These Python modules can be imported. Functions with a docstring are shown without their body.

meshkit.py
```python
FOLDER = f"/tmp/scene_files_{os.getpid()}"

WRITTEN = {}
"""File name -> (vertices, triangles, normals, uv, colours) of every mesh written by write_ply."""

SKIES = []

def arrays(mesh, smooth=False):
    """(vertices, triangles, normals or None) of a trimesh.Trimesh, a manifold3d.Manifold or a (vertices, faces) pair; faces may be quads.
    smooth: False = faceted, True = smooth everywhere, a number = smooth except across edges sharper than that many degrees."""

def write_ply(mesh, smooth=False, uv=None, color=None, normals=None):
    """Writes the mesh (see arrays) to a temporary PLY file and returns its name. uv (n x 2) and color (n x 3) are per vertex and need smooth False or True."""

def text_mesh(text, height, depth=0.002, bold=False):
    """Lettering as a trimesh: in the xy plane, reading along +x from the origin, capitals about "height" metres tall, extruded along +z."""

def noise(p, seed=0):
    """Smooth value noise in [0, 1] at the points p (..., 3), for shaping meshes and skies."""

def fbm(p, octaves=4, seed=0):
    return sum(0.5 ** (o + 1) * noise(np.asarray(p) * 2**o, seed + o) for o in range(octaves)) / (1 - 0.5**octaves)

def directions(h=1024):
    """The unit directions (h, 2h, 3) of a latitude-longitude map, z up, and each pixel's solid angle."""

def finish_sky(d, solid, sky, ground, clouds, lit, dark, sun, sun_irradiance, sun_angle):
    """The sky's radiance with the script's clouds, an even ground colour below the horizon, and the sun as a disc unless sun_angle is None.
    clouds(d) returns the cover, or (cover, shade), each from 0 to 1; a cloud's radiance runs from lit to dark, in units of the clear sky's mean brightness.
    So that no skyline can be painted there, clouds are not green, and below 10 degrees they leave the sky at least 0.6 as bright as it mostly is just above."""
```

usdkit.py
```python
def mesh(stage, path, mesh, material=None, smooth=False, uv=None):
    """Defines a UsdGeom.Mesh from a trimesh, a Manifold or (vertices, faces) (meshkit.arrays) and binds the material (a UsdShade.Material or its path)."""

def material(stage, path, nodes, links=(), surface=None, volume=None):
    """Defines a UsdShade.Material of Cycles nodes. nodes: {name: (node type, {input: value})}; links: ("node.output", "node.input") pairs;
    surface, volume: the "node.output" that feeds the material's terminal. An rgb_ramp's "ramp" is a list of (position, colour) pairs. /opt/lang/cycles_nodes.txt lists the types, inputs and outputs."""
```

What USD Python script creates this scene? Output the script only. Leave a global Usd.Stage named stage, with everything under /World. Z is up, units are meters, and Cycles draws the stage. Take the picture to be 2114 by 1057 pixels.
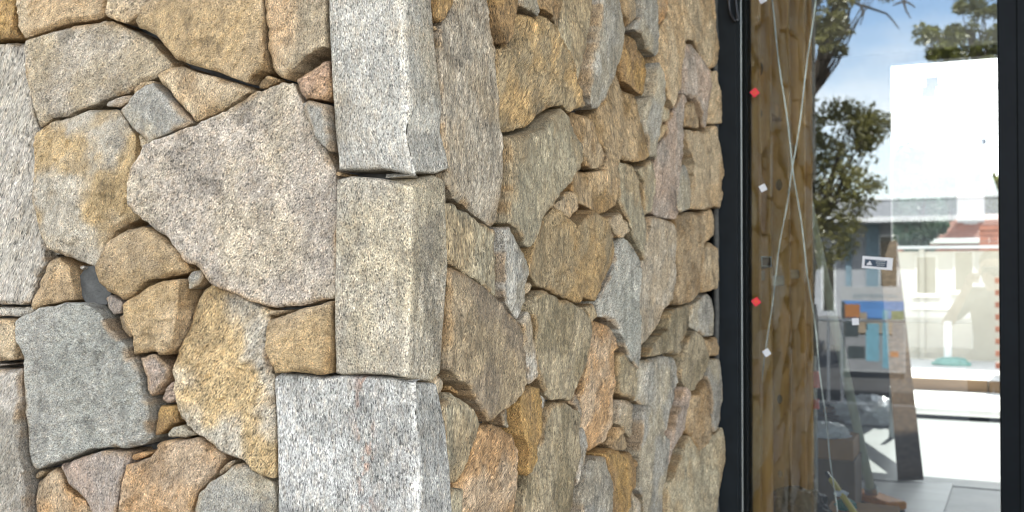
import math, random
import numpy as np
import trimesh, shapely
import manifold3d as m3
from shapely.geometry import Polygon, box as sbox, LineString
from shapely.ops import unary_union
from scipy.spatial import Delaunay, Voronoi
import usdkit, meshkit
from pxr import Usd, UsdGeom, UsdLux, UsdShade, Gf, Sdf, Vt

stage = Usd.Stage.CreateInMemory()
UsdGeom.SetStageUpAxis(stage, 'Z')
UsdGeom.SetStageMetersPerUnit(stage, 1.0)
UsdGeom.Xform.Define(stage, '/World')
UsdGeom.Scope.Define(stage, '/World/Looks')

# ---------------------------------------------------------------- camera, sky, sun, exposure
FPX, W0, H0 = 2100.0, 2114, 1057
YAW, PITCH = math.atan(983 / FPX), math.radians(0.86)
CAM = np.array([0.0, 0.0, 1.6])
FWD = np.array([-math.sin(YAW) * math.cos(PITCH), math.cos(YAW) * math.cos(PITCH), math.sin(PITCH)])
RIGHT = np.array([math.cos(YAW), math.sin(YAW), 0.0])
UP = np.cross(RIGHT, FWD)
cam = UsdGeom.Camera.Define(stage, '/World/camera')
cam.CreateFocalLengthAttr(24.0)
cam.CreateHorizontalApertureAttr(24.0 * W0 / FPX)
cam.CreateVerticalApertureAttr(24.0 * H0 / FPX)
cam.CreateFStopAttr(3.0)
cam.CreateFocusDistanceAttr(2.15)
cam.CreateClippingRangeAttr(Gf.Vec2f(0.03, 2000))
cam.CreateExposureAttr(2.42)
m = Gf.Matrix4d(*RIGHT, 0, *UP, 0, *(-FWD), 0, *CAM, 1)
cam.AddTransformOp().Set(m)

SUN_AZ, SUN_EL = 0.10, math.radians(47.5)
SUN = np.array([math.sin(SUN_AZ) * math.cos(SUN_EL), math.cos(SUN_AZ) * math.cos(SUN_EL), math.sin(SUN_EL)])
usdkit.material(stage, '/World/Looks/sky_look', {
    'tc': ('texture_coordinate', {}),
    'map': ('mapping', {'scale': (1.0, 1.0, 2.2), 'location': (3.1, 0.4, 1.7)}),
    'n': ('noise_texture', {'scale': 2.3, 'detail': 7.0, 'roughness': 0.55, 'distortion': 0.25}),
    'cover': ('map_range', {'from_min': 0.375, 'from_max': 0.60, 'to_min': 0.0, 'to_max': 0.92, 'clamp': True}),
    'sky': ('sky_texture', {'sky_type': 'single_scattering', 'sun_disc': False, 'sun_elevation': SUN_EL, 'sun_rotation': SUN_AZ}),
    'bw': ('rgb_to_bw', {}),
    'gain': ('math', {'math_type': 'multiply', 'value2': 1.6}),
    'add': ('math', {'math_type': 'add', 'value2': 0.9}),
    'grey': ('combine_color', {}),
    'tint': ('mix_color', {'blend_type': 'multiply', 'fac': 1.0, 'b': (1.0, 0.985, 0.96)}),
    'mix': ('mix_color', {}),
    'bg': ('background_shader', {'strength': 0.11}),
}, [('tc.generated', 'map.vector'), ('map.vector', 'n.vector'), ('n.fac', 'cover.value'), ('sky.color', 'bw.color'), ('bw.val', 'gain.value1'), ('gain.value', 'add.value1'),
    ('add.value', 'grey.r'), ('add.value', 'grey.g'), ('add.value', 'grey.b'), ('grey.color', 'tint.a'),
    ('cover.result', 'mix.fac'), ('sky.color', 'mix.a'), ('tint.result', 'mix.b'), ('mix.result', 'bg.color')], surface='bg.background')
dome = UsdLux.DomeLight.Define(stage, '/World/sky')
UsdShade.MaterialBindingAPI.Apply(dome.GetPrim()).Bind(UsdShade.Material.Get(stage, '/World/Looks/sky_look'))
dome.GetPrim().SetCustomDataByKey('kind', 'structure')
sun = UsdLux.DistantLight.Define(stage, '/World/sun')
sun.CreateIntensityAttr(1.0)
sun.CreateAngleAttr(0.5)
sun.CreateNormalizeAttr(True)
sun.CreateColorAttr(Gf.Vec3f(1.0, 0.95, 0.87))
zax = SUN
xax = np.cross([0, 0, 1.0], zax); xax /= np.linalg.norm(xax)
yax = np.cross(zax, xax)
sun.AddTransformOp().Set(Gf.Matrix4d(*xax, 0, *yax, 0, *zax, 0, 0, 0, 30, 1))

# ---------------------------------------------------------------- helpers
_used = {}
def path_of(name, parent=None):
    base = (parent if parent else '/World') + '/' + name
    k = _used.get(base, 0); _used[base] = k + 1
    return base if k == 0 else f'{base}_{k:03d}'

def look(n):
    return UsdShade.Material.Get(stage, '/World/Looks/' + n)

def obj(name, mesh, mat, parent=None, smooth=False, label=None, cat=None, group=None, kind=None, prim=None):
    if isinstance(mesh, list):
        mesh = trimesh.util.concatenate(mesh)
    p = path_of(name, parent)
    me = usdkit.mesh(stage, p, mesh, look(mat), smooth=smooth)
    if prim:
        for k, (tp, arr) in prim.items():
            UsdGeom.PrimvarsAPI(me).CreatePrimvar(k, tp, 'vertex').Set(Vt.Vec3fArray.FromNumpy(np.asarray(arr, np.float32)))
    q = me.GetPrim()
    tag(q, label, cat, group, kind)
    return p

def tag(q, label=None, cat=None, group=None, kind=None):
    for k, v in (('label', label), ('category', cat), ('group', group), ('kind', kind)):
        if v: q.SetCustomDataByKey(k, v)

def thing(name, label, cat, loc=(0, 0, 0), group=None):
    p = path_of(name)
    x = UsdGeom.Xform.Define(stage, p)
    if any(loc): x.AddTranslateOp().Set(Gf.Vec3d(*loc))
    tag(x.GetPrim(), label, cat, group)
    return p

def bx(x0, x1, y0, y1, z0, z1, bev=0.0):
    e = np.array([x1 - x0, y1 - y0, z1 - z0]); c = np.array([x0 + x1, y0 + y1, z0 + z1]) / 2
    if bev > 0:
        s = np.minimum(bev, e * 0.45)
        h = e / 2
        pts = []
        for sx in (-1, 1):
            for sy in (-1, 1):
                for sz in (-1, 1):
                    sg = np.array([sx, sy, sz])
                    for k in range(3):
                        q = h - s; q[k] = h[k]
                        pts.append(sg * q + c)
        return trimesh.convex.convex_hull(np.array(pts))
    t = trimesh.creation.box(e); t.apply_translation(c); return t

def tube(pts, r, n=10, r1=None):
    pts = np.asarray(pts, float); k = len(pts)
    rs = np.linspace(r, r if r1 is None else r1, k)
    tan = np.gradient(pts, axis=0); tan /= np.linalg.norm(tan, axis=1)[:, None]
    ref = np.array([0, 0, 1.0]) if abs(tan[0][2]) < 0.9 else np.array([1.0, 0, 0])
    V, F = [], []
    for i in range(k):
        a = np.cross(tan[i], ref); a /= np.linalg.norm(a); b = np.cross(tan[i], a)
        for j in range(n):
            th = 2 * math.pi * j / n
            V.append(pts[i] + rs[i] * (math.cos(th) * a + math.sin(th) * b))
    for i in range(k - 1):
        for j in range(n):
            a0, a1 = i * n + j, i * n + (j + 1) % n
            F += [[a0, a1, a1 + n], [a0, a1 + n, a0 + n]]
    V += [pts[0], pts[-1]]
    for j in range(n):
        F += [[k * n, (j + 1) % n, j], [k * n + 1, (k - 1) * n + j, (k - 1) * n + (j + 1) % n]]
    return trimesh.Trimesh(np.array(V), np.array(F), process=False)

def strip(pts, w, t, wide):
    """a flat strap: rectangle w (along 'wide') by t swept through pts"""
    pts = np.asarray(pts, float); wide = np.asarray(wide, float)
    tan = np.gradient(pts, axis=0); tan /= np.linalg.norm(tan, axis=1)[:, None]
    V, F = [], []
    for i in range(len(pts)):
        a = wide - tan[i] * (wide @ tan[i]); a /= np.linalg.norm(a); b = np.cross(tan[i], a)
        for sx, sy in ((-1, -1), (1, -1), (1, 1), (-1, 1)):
            V.append(pts[i] + a * sx * w / 2 + b * sy * t / 2)
    for i in range(len(pts) - 1):
        for j in range(4):
            a0, a1 = i * 4 + j, i * 4 + (j + 1) % 4
            F += [[a0, a1, a1 + 4], [a0, a1 + 4, a0 + 4]]
    n = len(pts) * 4
    F += [[0, 2, 1], [0, 3, 2], [n - 4, n - 3, n - 2], [n - 4, n - 2, n - 1]]
    return trimesh.Trimesh(np.array(V), np.array(F), process=False)

def obox(c, ex, ey, ez, bev=0.0):
    """box centred at c with half axes given as vectors"""
    ex, ey, ez = map(lambda v: np.asarray(v, float), (ex, ey, ez))
    l = [np.linalg.norm(v) for v in (ex, ey, ez)]
    b = bx(-l[0], l[0], -l[1], l[1], -l[2], l[2], bev)
    R = np.eye(4)
    for k, v in enumerate((ex, ey, ez)): R[:3, k] = v / l[k]
    if np.linalg.det(R[:3, :3]) < 0: R[:3, 2] *= -1
    R[:3, 3] = c
    b.apply_transform(R); return b

def ray(px, py):
    px, py = np.asarray(px, float), np.asarray(py, float)
    return FWD * FPX + RIGHT * (px - W0 / 2)[..., None] - UP * (py - H0 / 2)[..., None]

def at_y(px, py, y):
    d = ray(px, py); return CAM + d * ((y - CAM[1]) / d[..., 1])[..., None]
def at_x(px, py, x):
    d = ray(px, py); return CAM + d * ((x - CAM[0]) / d[..., 0])[..., None]
GLASS_Y = 4.215
def refl(px, py, yr):
    """where a thing at real y = yr (behind the photographer) stands if its mirror image falls on this pixel"""
    p = at_y(px, py, 2 * GLASS_Y - yr); p = np.array(p); p[..., 1] = yr; return p

T3, TC = Sdf.ValueTypeNames.Float3Array, Sdf.ValueTypeNames.Color3fArray
rng = np.random.default_rng(7)

# ---------------------------------------------------------------- materials
def simple(name, col, rough=0.6, metal=0.0, spec=0.4, var=0.12, scale=6.0, bump=0.0, bscale=60.0, stretch=(1, 1, 1), coat=0.0):
    nodes = {'g': ('geometry', {}), 'mp': ('mapping', {'scale': stretch}), 'n': ('noise_texture', {'scale': scale, 'detail': 5.0, 'roughness': 0.6}),
             'r': ('map_range', {'from_min': 0.25, 'from_max': 0.75, 'to_min': 1 - var, 'to_max': 1 + var}), 'v': ('combine_color', {}),
             'c': ('mix_color', {'blend_type': 'multiply', 'fac': 1.0, 'a': col}),
             'p': ('principled_bsdf', {'roughness': rough, 'metallic': metal, 'specular_ior_level': spec, 'coat_weight': coat})}
    links = [('g.position', 'mp.vector'), ('mp.vector', 'n.vector'), ('n.fac', 'r.value'), ('r.result', 'v.r'), ('r.result', 'v.g'), ('r.result', 'v.b'), ('v.color', 'c.b'), ('c.result', 'p.base_color')]
    if bump:
        nodes['n2'] = ('noise_texture', {'scale': bscale, 'detail': 4.0}); nodes['b'] = ('bump', {'strength': 1.0, 'distance': bump})
        links += [('mp.vector', 'n2.vector'), ('n2.fac', 'b.height'), ('b.normal', 'p.normal')]
    return usdkit.material(stage, '/World/Looks/' + name, nodes, links, surface='p.BSDF')

usdkit.material(stage, '/World/Looks/stone_look', {
    'col': ('attribute', {'attribute': 'tone'}), 'gc': ('attribute', {'attribute': 'grain'}),
    'n1': ('noise_texture', {'scale': 430.0, 'detail': 2.0, 'roughness': 0.75}),
    'm1': ('map_range', {'from_min': 0.28, 'from_max': 0.72, 'to_min': 0.24, 'to_max': 1.72}),
    'n2': ('noise_texture', {'scale': 55.0, 'detail': 5.0, 'roughness': 0.65}),
    'm2': ('map_range', {'from_min': 0.3, 'from_max': 0.7, 'to_min': 0.70, 'to_max': 1.28}),
    'mm': ('math', {'math_type': 'multiply'}),
    'vor': ('voronoi_texture', {'scale': 420.0}),
    'sep': ('separate_color', {}),
    'dark': ('map_range', {'from_min': 0.84, 'from_max': 0.90, 'to_min': 1.0, 'to_max': 0.42, 'clamp': True}),
    'mm2': ('math', {'math_type': 'multiply'}), 'mm3': ('math', {'math_type': 'multiply'}),
    'lite': ('map_range', {'from_min': 0.84, 'from_max': 0.92, 'to_min': 1.0, 'to_max': 1.5, 'clamp': True}),
    'v': ('combine_color', {}),
    'mul': ('mix_color', {'blend_type': 'multiply', 'fac': 1.0}),
    'n3': ('noise_texture', {'scale': 120.0, 'detail': 3.0}),
    'm3': ('map_range', {'from_min': 0.45, 'from_max': 0.7, 'to_min': 0.0, 'to_max': 0.32, 'clamp': True}),
    'och': ('mix_color', {'blend_type': 'multiply', 'b': (1.15, 0.93, 0.70)}),
    'h': ('math', {'math_type': 'multiply_add', 'value2': 2.6}),
    'b': ('bump', {'strength': 0.9, 'distance': 0.0048}),
    'p': ('principled_bsdf', {'roughness': 0.72, 'specular_ior_level': 0.3}),
}, [('gc.vector', 'n1.vector'), ('gc.vector', 'n2.vector'), ('gc.vector', 'n3.vector'), ('gc.vector', 'vor.vector'), ('n1.fac', 'm1.value'), ('n2.fac', 'm2.value'), ('m1.result', 'mm.value1'), ('m2.result', 'mm.value2'),
    ('vor.color', 'sep.color'), ('sep.r', 'dark.value'), ('mm.value', 'mm2.value1'), ('dark.result', 'mm2.value2'),
    ('sep.g', 'lite.value'), ('mm2.value', 'mm3.value1'), ('lite.result', 'mm3.value2'), ('mm3.value', 'v.r'), ('mm3.value', 'v.g'), ('mm3.value', 'v.b'), ('col.color', 'och.a'), ('n3.fac', 'm3.value'), ('m3.result', 'och.fac'),
    ('och.result', 'mul.a'), ('v.color', 'mul.b'), ('mul.result', 'p.base_color'),
    ('n2.fac', 'h.value1'), ('n1.fac', 'h.value3'), ('h.value', 'b.height'), ('b.normal', 'p.normal')], surface='p.BSDF')

def pane(name, ior, tint):
    usdkit.material(stage, '/World/Looks/' + name, {'f': ('fresnel', {'IOR': ior}), 't': ('transparent_bsdf', {'color': tint}), 'g': ('glossy_bsdf', {'color': (0.95, 0.97, 1.0), 'roughness': 0.0}), 'm': ('mix_closure', {})},
                    [('f.fac', 'm.fac'), ('t.BSDF', 'm.closure1'), ('g.BSDF', 'm.closure2')], surface='m.closure')
pane('glass_look', 2.15, (0.93, 0.965, 0.955))
simple('mortar_look', (0.10, 0.098, 0.092), 0.9, var=0.25, scale=30, bump=0.003, bscale=160)
simple('mortar_smooth_look', (0.075, 0.074, 0.068), 0.85, var=0.4, scale=38, bump=0.004, bscale=140)
simple('mullion_look', (0.003, 0.0045, 0.006), 0.45, var=0.3, scale=9, spec=0.14)
simple('frame_look', (0.006, 0.0088, 0.0112), 0.5, var=0.35, scale=13, spec=0.2, bump=0.0003, bscale=300)
simple('gasket_look', (0.004, 0.005, 0.005), 0.9, var=0.2, spec=0.08)
simple('aluminium_look', (0.55, 0.6, 0.6), 0.32, metal=0.9, var=0.08)
simple('steel_strap_look', (0.36, 0.35, 0.32), 0.36, metal=1.0, var=0.7, scale=9, bump=0.001, bscale=25)
simple('render_dark_look', (0.05, 0.05, 0.052), 0.9, var=0.3, scale=1.5)
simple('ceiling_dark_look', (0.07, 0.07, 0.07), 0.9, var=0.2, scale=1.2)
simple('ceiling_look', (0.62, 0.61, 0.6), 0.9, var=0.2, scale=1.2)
simple('cream_look', (0.46, 0.43, 0.37), 0.8, var=0.08, scale=2.5, bump=0.002, bscale=40)
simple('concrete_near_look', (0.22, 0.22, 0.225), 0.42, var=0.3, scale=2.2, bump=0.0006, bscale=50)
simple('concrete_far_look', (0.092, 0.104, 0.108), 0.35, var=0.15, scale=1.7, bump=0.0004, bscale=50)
simple('paving_look', (0.72, 0.71, 0.68), 0.85, var=0.1, scale=2)
simple('footpath_look', (0.13, 0.128, 0.122), 0.9, var=0.18, scale=1.1, bump=0.001, bscale=120)
simple('asphalt_look', (0.05, 0.05, 0.052), 0.9, var=0.3, scale=1.3, bump=0.003, bscale=150)
simple('ground_look', (0.11, 0.12, 0.07), 0.95, var=0.35, scale=0.6)
simple('kerb_look', (0.36, 0.35, 0.33), 0.9, var=0.15, scale=2)
simple('white_paint_look', (0.78, 0.79, 0.78), 0.4, var=0.06, scale=7)
simple('barrier_look', (0.55, 0.56, 0.56), 0.45, var=0.06, scale=7)
simple('facade_look', (0.25, 0.26, 0.28), 0.85, var=0.1, scale=1.2)
simple('facade_trim_look', (0.55, 0.56, 0.57), 0.7, var=0.08, scale=1.2)
simple('facade_blue_look', (0.13, 0.19, 0.23), 0.5, var=0.15, scale=1.5)
simple('window_dark_look', (0.022, 0.02, 0.014), 0.12, var=0.2, spec=0.6)
simple('sleeper_look', (0.22, 0.14, 0.08), 0.85, var=0.3, scale=5, stretch=(0.3, 4, 6), bump=0.003, bscale=20)
simple('brick_look', (0.33, 0.13, 0.085), 0.85, var=0.25, scale=8)
simple('roof_tile_look', (0.24, 0.10, 0.07), 0.8, var=0.3, scale=5)
simple('house_wall_look', (0.36, 0.35, 0.34), 0.85, var=0.08, scale=2)
simple('cap_look', (0.12, 0.15, 0.2), 0.6, var=0.15)
simple('red_sticker_look', (0.75, 0.035, 0.06), 0.5, var=0.06, scale=60)
simple('paper_look', (0.62, 0.62, 0.64), 0.7, var=0.05, scale=60)
simple('note_look', (0.05, 0.08, 0.12), 0.7, var=0.05, scale=60)
simple('navy_print_look', (0.035, 0.055, 0.085), 0.6, var=0.2, scale=80)
simple('black_steel_look', (0.012, 0.014, 0.015), 0.45, var=0.3, spec=0.5)
simple('black_plastic_look', (0.012, 0.013, 0.016), 0.22, var=0.2, spec=0.6)
simple('bag_look', (0.004, 0.005, 0.006), 0.3, var=0.3, spec=0.2, bump=0.003, bscale=18)
simple('clear_plastic_look', (0.72, 0.74, 0.78), 0.22, var=0.12, scale=12, spec=0.7, bump=0.01, bscale=16)
simple('cardboard_look', (0.40, 0.22, 0.085), 0.85, var=0.12, scale=9)
simple('crate_look', (0.16, 0.11, 0.07), 0.8, var=0.2, scale=8)
simple('sheet_look', (0.40, 0.41, 0.42), 0.35, var=0.15, scale=3, stretch=(0.3, 3, 1))
simple('broom_look', (0.80, 0.28, 0.03), 0.5, var=0.2, scale=30)
simple('bristle_look', (0.05, 0.04, 0.035), 0.9, var=0.3, scale=60)
simple('broom_stick_look', (0.48, 0.50, 0.38), 0.5, var=0.12, scale=6)
simple('yellow_look', (0.68, 0.55, 0.10), 0.45, var=0.08, scale=8)
simple('green_look', (0.02, 0.20, 0.15), 0.5, var=0.15, scale=8)
simple('teal_look', (0.22, 0.42, 0.37), 0.4, var=0.25, scale=8)
simple('red_grip_look', (0.70, 0.08, 0.04), 0.4, var=0.1, scale=8)
simple('grey_tube_look', (0.40, 0.42, 0.42), 0.4, var=0.1, scale=8)
simple('skin_look', (0.50, 0.30, 0.21), 0.55, var=0.08, scale=20)
simple('hair_look', (0.035, 0.022, 0.015), 0.6, var=0.3, scale=120)
simple('shirt_look', (0.09, 0.10, 0.115), 0.9, var=0.12, scale=25, bump=0.003, bscale=25)
simple('trousers_look', (0.05, 0.055, 0.07), 0.9, var=0.15, scale=25)
simple('shoe_look', (0.03, 0.03, 0.03), 0.6, var=0.1)
simple('bark_look', (0.055, 0.043, 0.032), 0.95, var=0.25, scale=12, stretch=(2, 2, 0.6), bump=0.004, bscale=30)
simple('dark_bark_look', (0.022, 0.017, 0.012), 0.95, var=0.15, scale=6)
simple('soffit_look', (0.62, 0.61, 0.58), 0.8, var=0.06, scale=2)
simple('porch_look', (0.26, 0.25, 0.235), 0.85, var=0.12, scale=2)
for nm, c, tr_ in (('leaf_look', (0.22, 0.205, 0.06), .45), ('leaf_bright_look', (0.18, 0.19, 0.04), .45), ('bush_look', (0.035, 0.095, 0.05), .12)):
    usdkit.material(stage, '/World/Looks/' + nm, {
        'g': ('geometry', {}), 'n': ('noise_texture', {'scale': 2.2, 'detail': 3.0}), 'r': ('map_range', {'from_min': 0.3, 'from_max': 0.7, 'to_min': 0.55, 'to_max': 1.5}), 'rr': ('map_range', {'to_min': 0.7, 'to_max': 1.35}), 'mm': ('math', {'math_type': 'multiply'}),
        'v': ('combine_color', {}), 'c': ('mix_color', {'blend_type': 'multiply', 'fac': 1.0, 'a': c}),
        'd': ('diffuse_bsdf', {}), 't': ('translucent_bsdf', {}), 'm': ('mix_closure', {'fac': tr_}), 'gl': ('glossy_bsdf', {'color': (1, 1, 1), 'roughness': 0.35}), 'm2': ('mix_closure', {'fac': 0.05})},
        [('g.position', 'n.vector'), ('n.fac', 'r.value'), ('g.random_per_island', 'rr.value'), ('r.result', 'mm.value1'), ('rr.result', 'mm.value2'), ('mm.value', 'v.r'), ('mm.value', 'v.g'), ('mm.value', 'v.b'), ('v.color', 'c.b'),
         ('c.result', 'd.color'), ('c.result', 't.color'), ('d.BSDF', 'm.closure1'), ('t.BSDF', 'm.closure2'), ('m.closure', 'm2.closure1'), ('gl.BSDF', 'm2.closure2')], surface='m2.closure')

def wood(name, c1, c2, axis=2):
    st = [13, 13, 13]; st[axis] = 0.11
    usdkit.material(stage, '/World/Looks/' + name, {
        'g': ('geometry', {}), 'oi': ('object_info', {}), 'off': ('vector_math', {'math_type': 'add'}), 'mp': ('mapping', {'scale': tuple(st)}),
        'sc': ('combine_xyz', {'x': 7.3, 'y': 3.1}), 'k': ('vector_math', {'math_type': 'scale'}), 'km': ('math', {'math_type': 'multiply', 'value2': 9.0}),
        'n': ('noise_texture', {'scale': 1.7, 'detail': 2.5, 'roughness': 0.5}),
        'n2': ('noise_texture', {'scale': 0.9, 'detail': 1.0}),
        'r': ('rgb_ramp', {'ramp': [(0.25, tuple(np.array(c2) * 0.78)), (0.45, c2), (0.6, c1), (0.8, tuple(np.array(c1) * 1.2))]}),
        'rn': ('map_range', {'from_min': 0.3, 'from_max': 0.7, 'to_min': 0.8, 'to_max': 1.15}), 'ro': ('map_range', {'to_min': 0.62, 'to_max': 1.25}), 'mm': ('math', {'math_type': 'multiply'}),
        'v': ('combine_color', {}), 'c': ('mix_color', {'blend_type': 'multiply', 'fac': 1.0}),
        'b': ('bump', {'distance': 0.0006}), 'p': ('principled_bsdf', {'roughness': 0.92, 'specular_ior_level': 0.06})},
        [('oi.random', 'km.value1'), ('sc.vector', 'k.vector1'), ('km.value', 'k.scale'), ('g.position', 'off.vector1'), ('k.vector', 'off.vector2'), ('off.vector', 'mp.vector'), ('mp.vector', 'n.vector'), ('off.vector', 'n2.vector'),
         ('n.fac', 'r.fac'), ('n2.fac', 'rn.value'), ('oi.random', 'ro.value'), ('rn.result', 'mm.value1'), ('ro.result', 'mm.value2'), ('mm.value', 'v.r'), ('mm.value', 'v.g'), ('mm.value', 'v.b'),
         ('r.color', 'c.a'), ('v.color', 'c.b'), ('c.result', 'p.base_color'), ('n.fac', 'b.height'), ('b.normal', 'p.normal')], surface='p.BSDF')
wood('timber_look', (0.56, 0.295, 0.08), (0.44, 0.215, 0.055))
wood('timber_dark_look', (0.46, 0.24, 0.075), (0.36, 0.175, 0.055))
wood('timber_pale_look', (0.48, 0.40, 0.28), (0.36, 0.28, 0.18), axis=1)
wood('plank_look', (0.115, 0.072, 0.04), (0.085, 0.052, 0.028))
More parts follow.
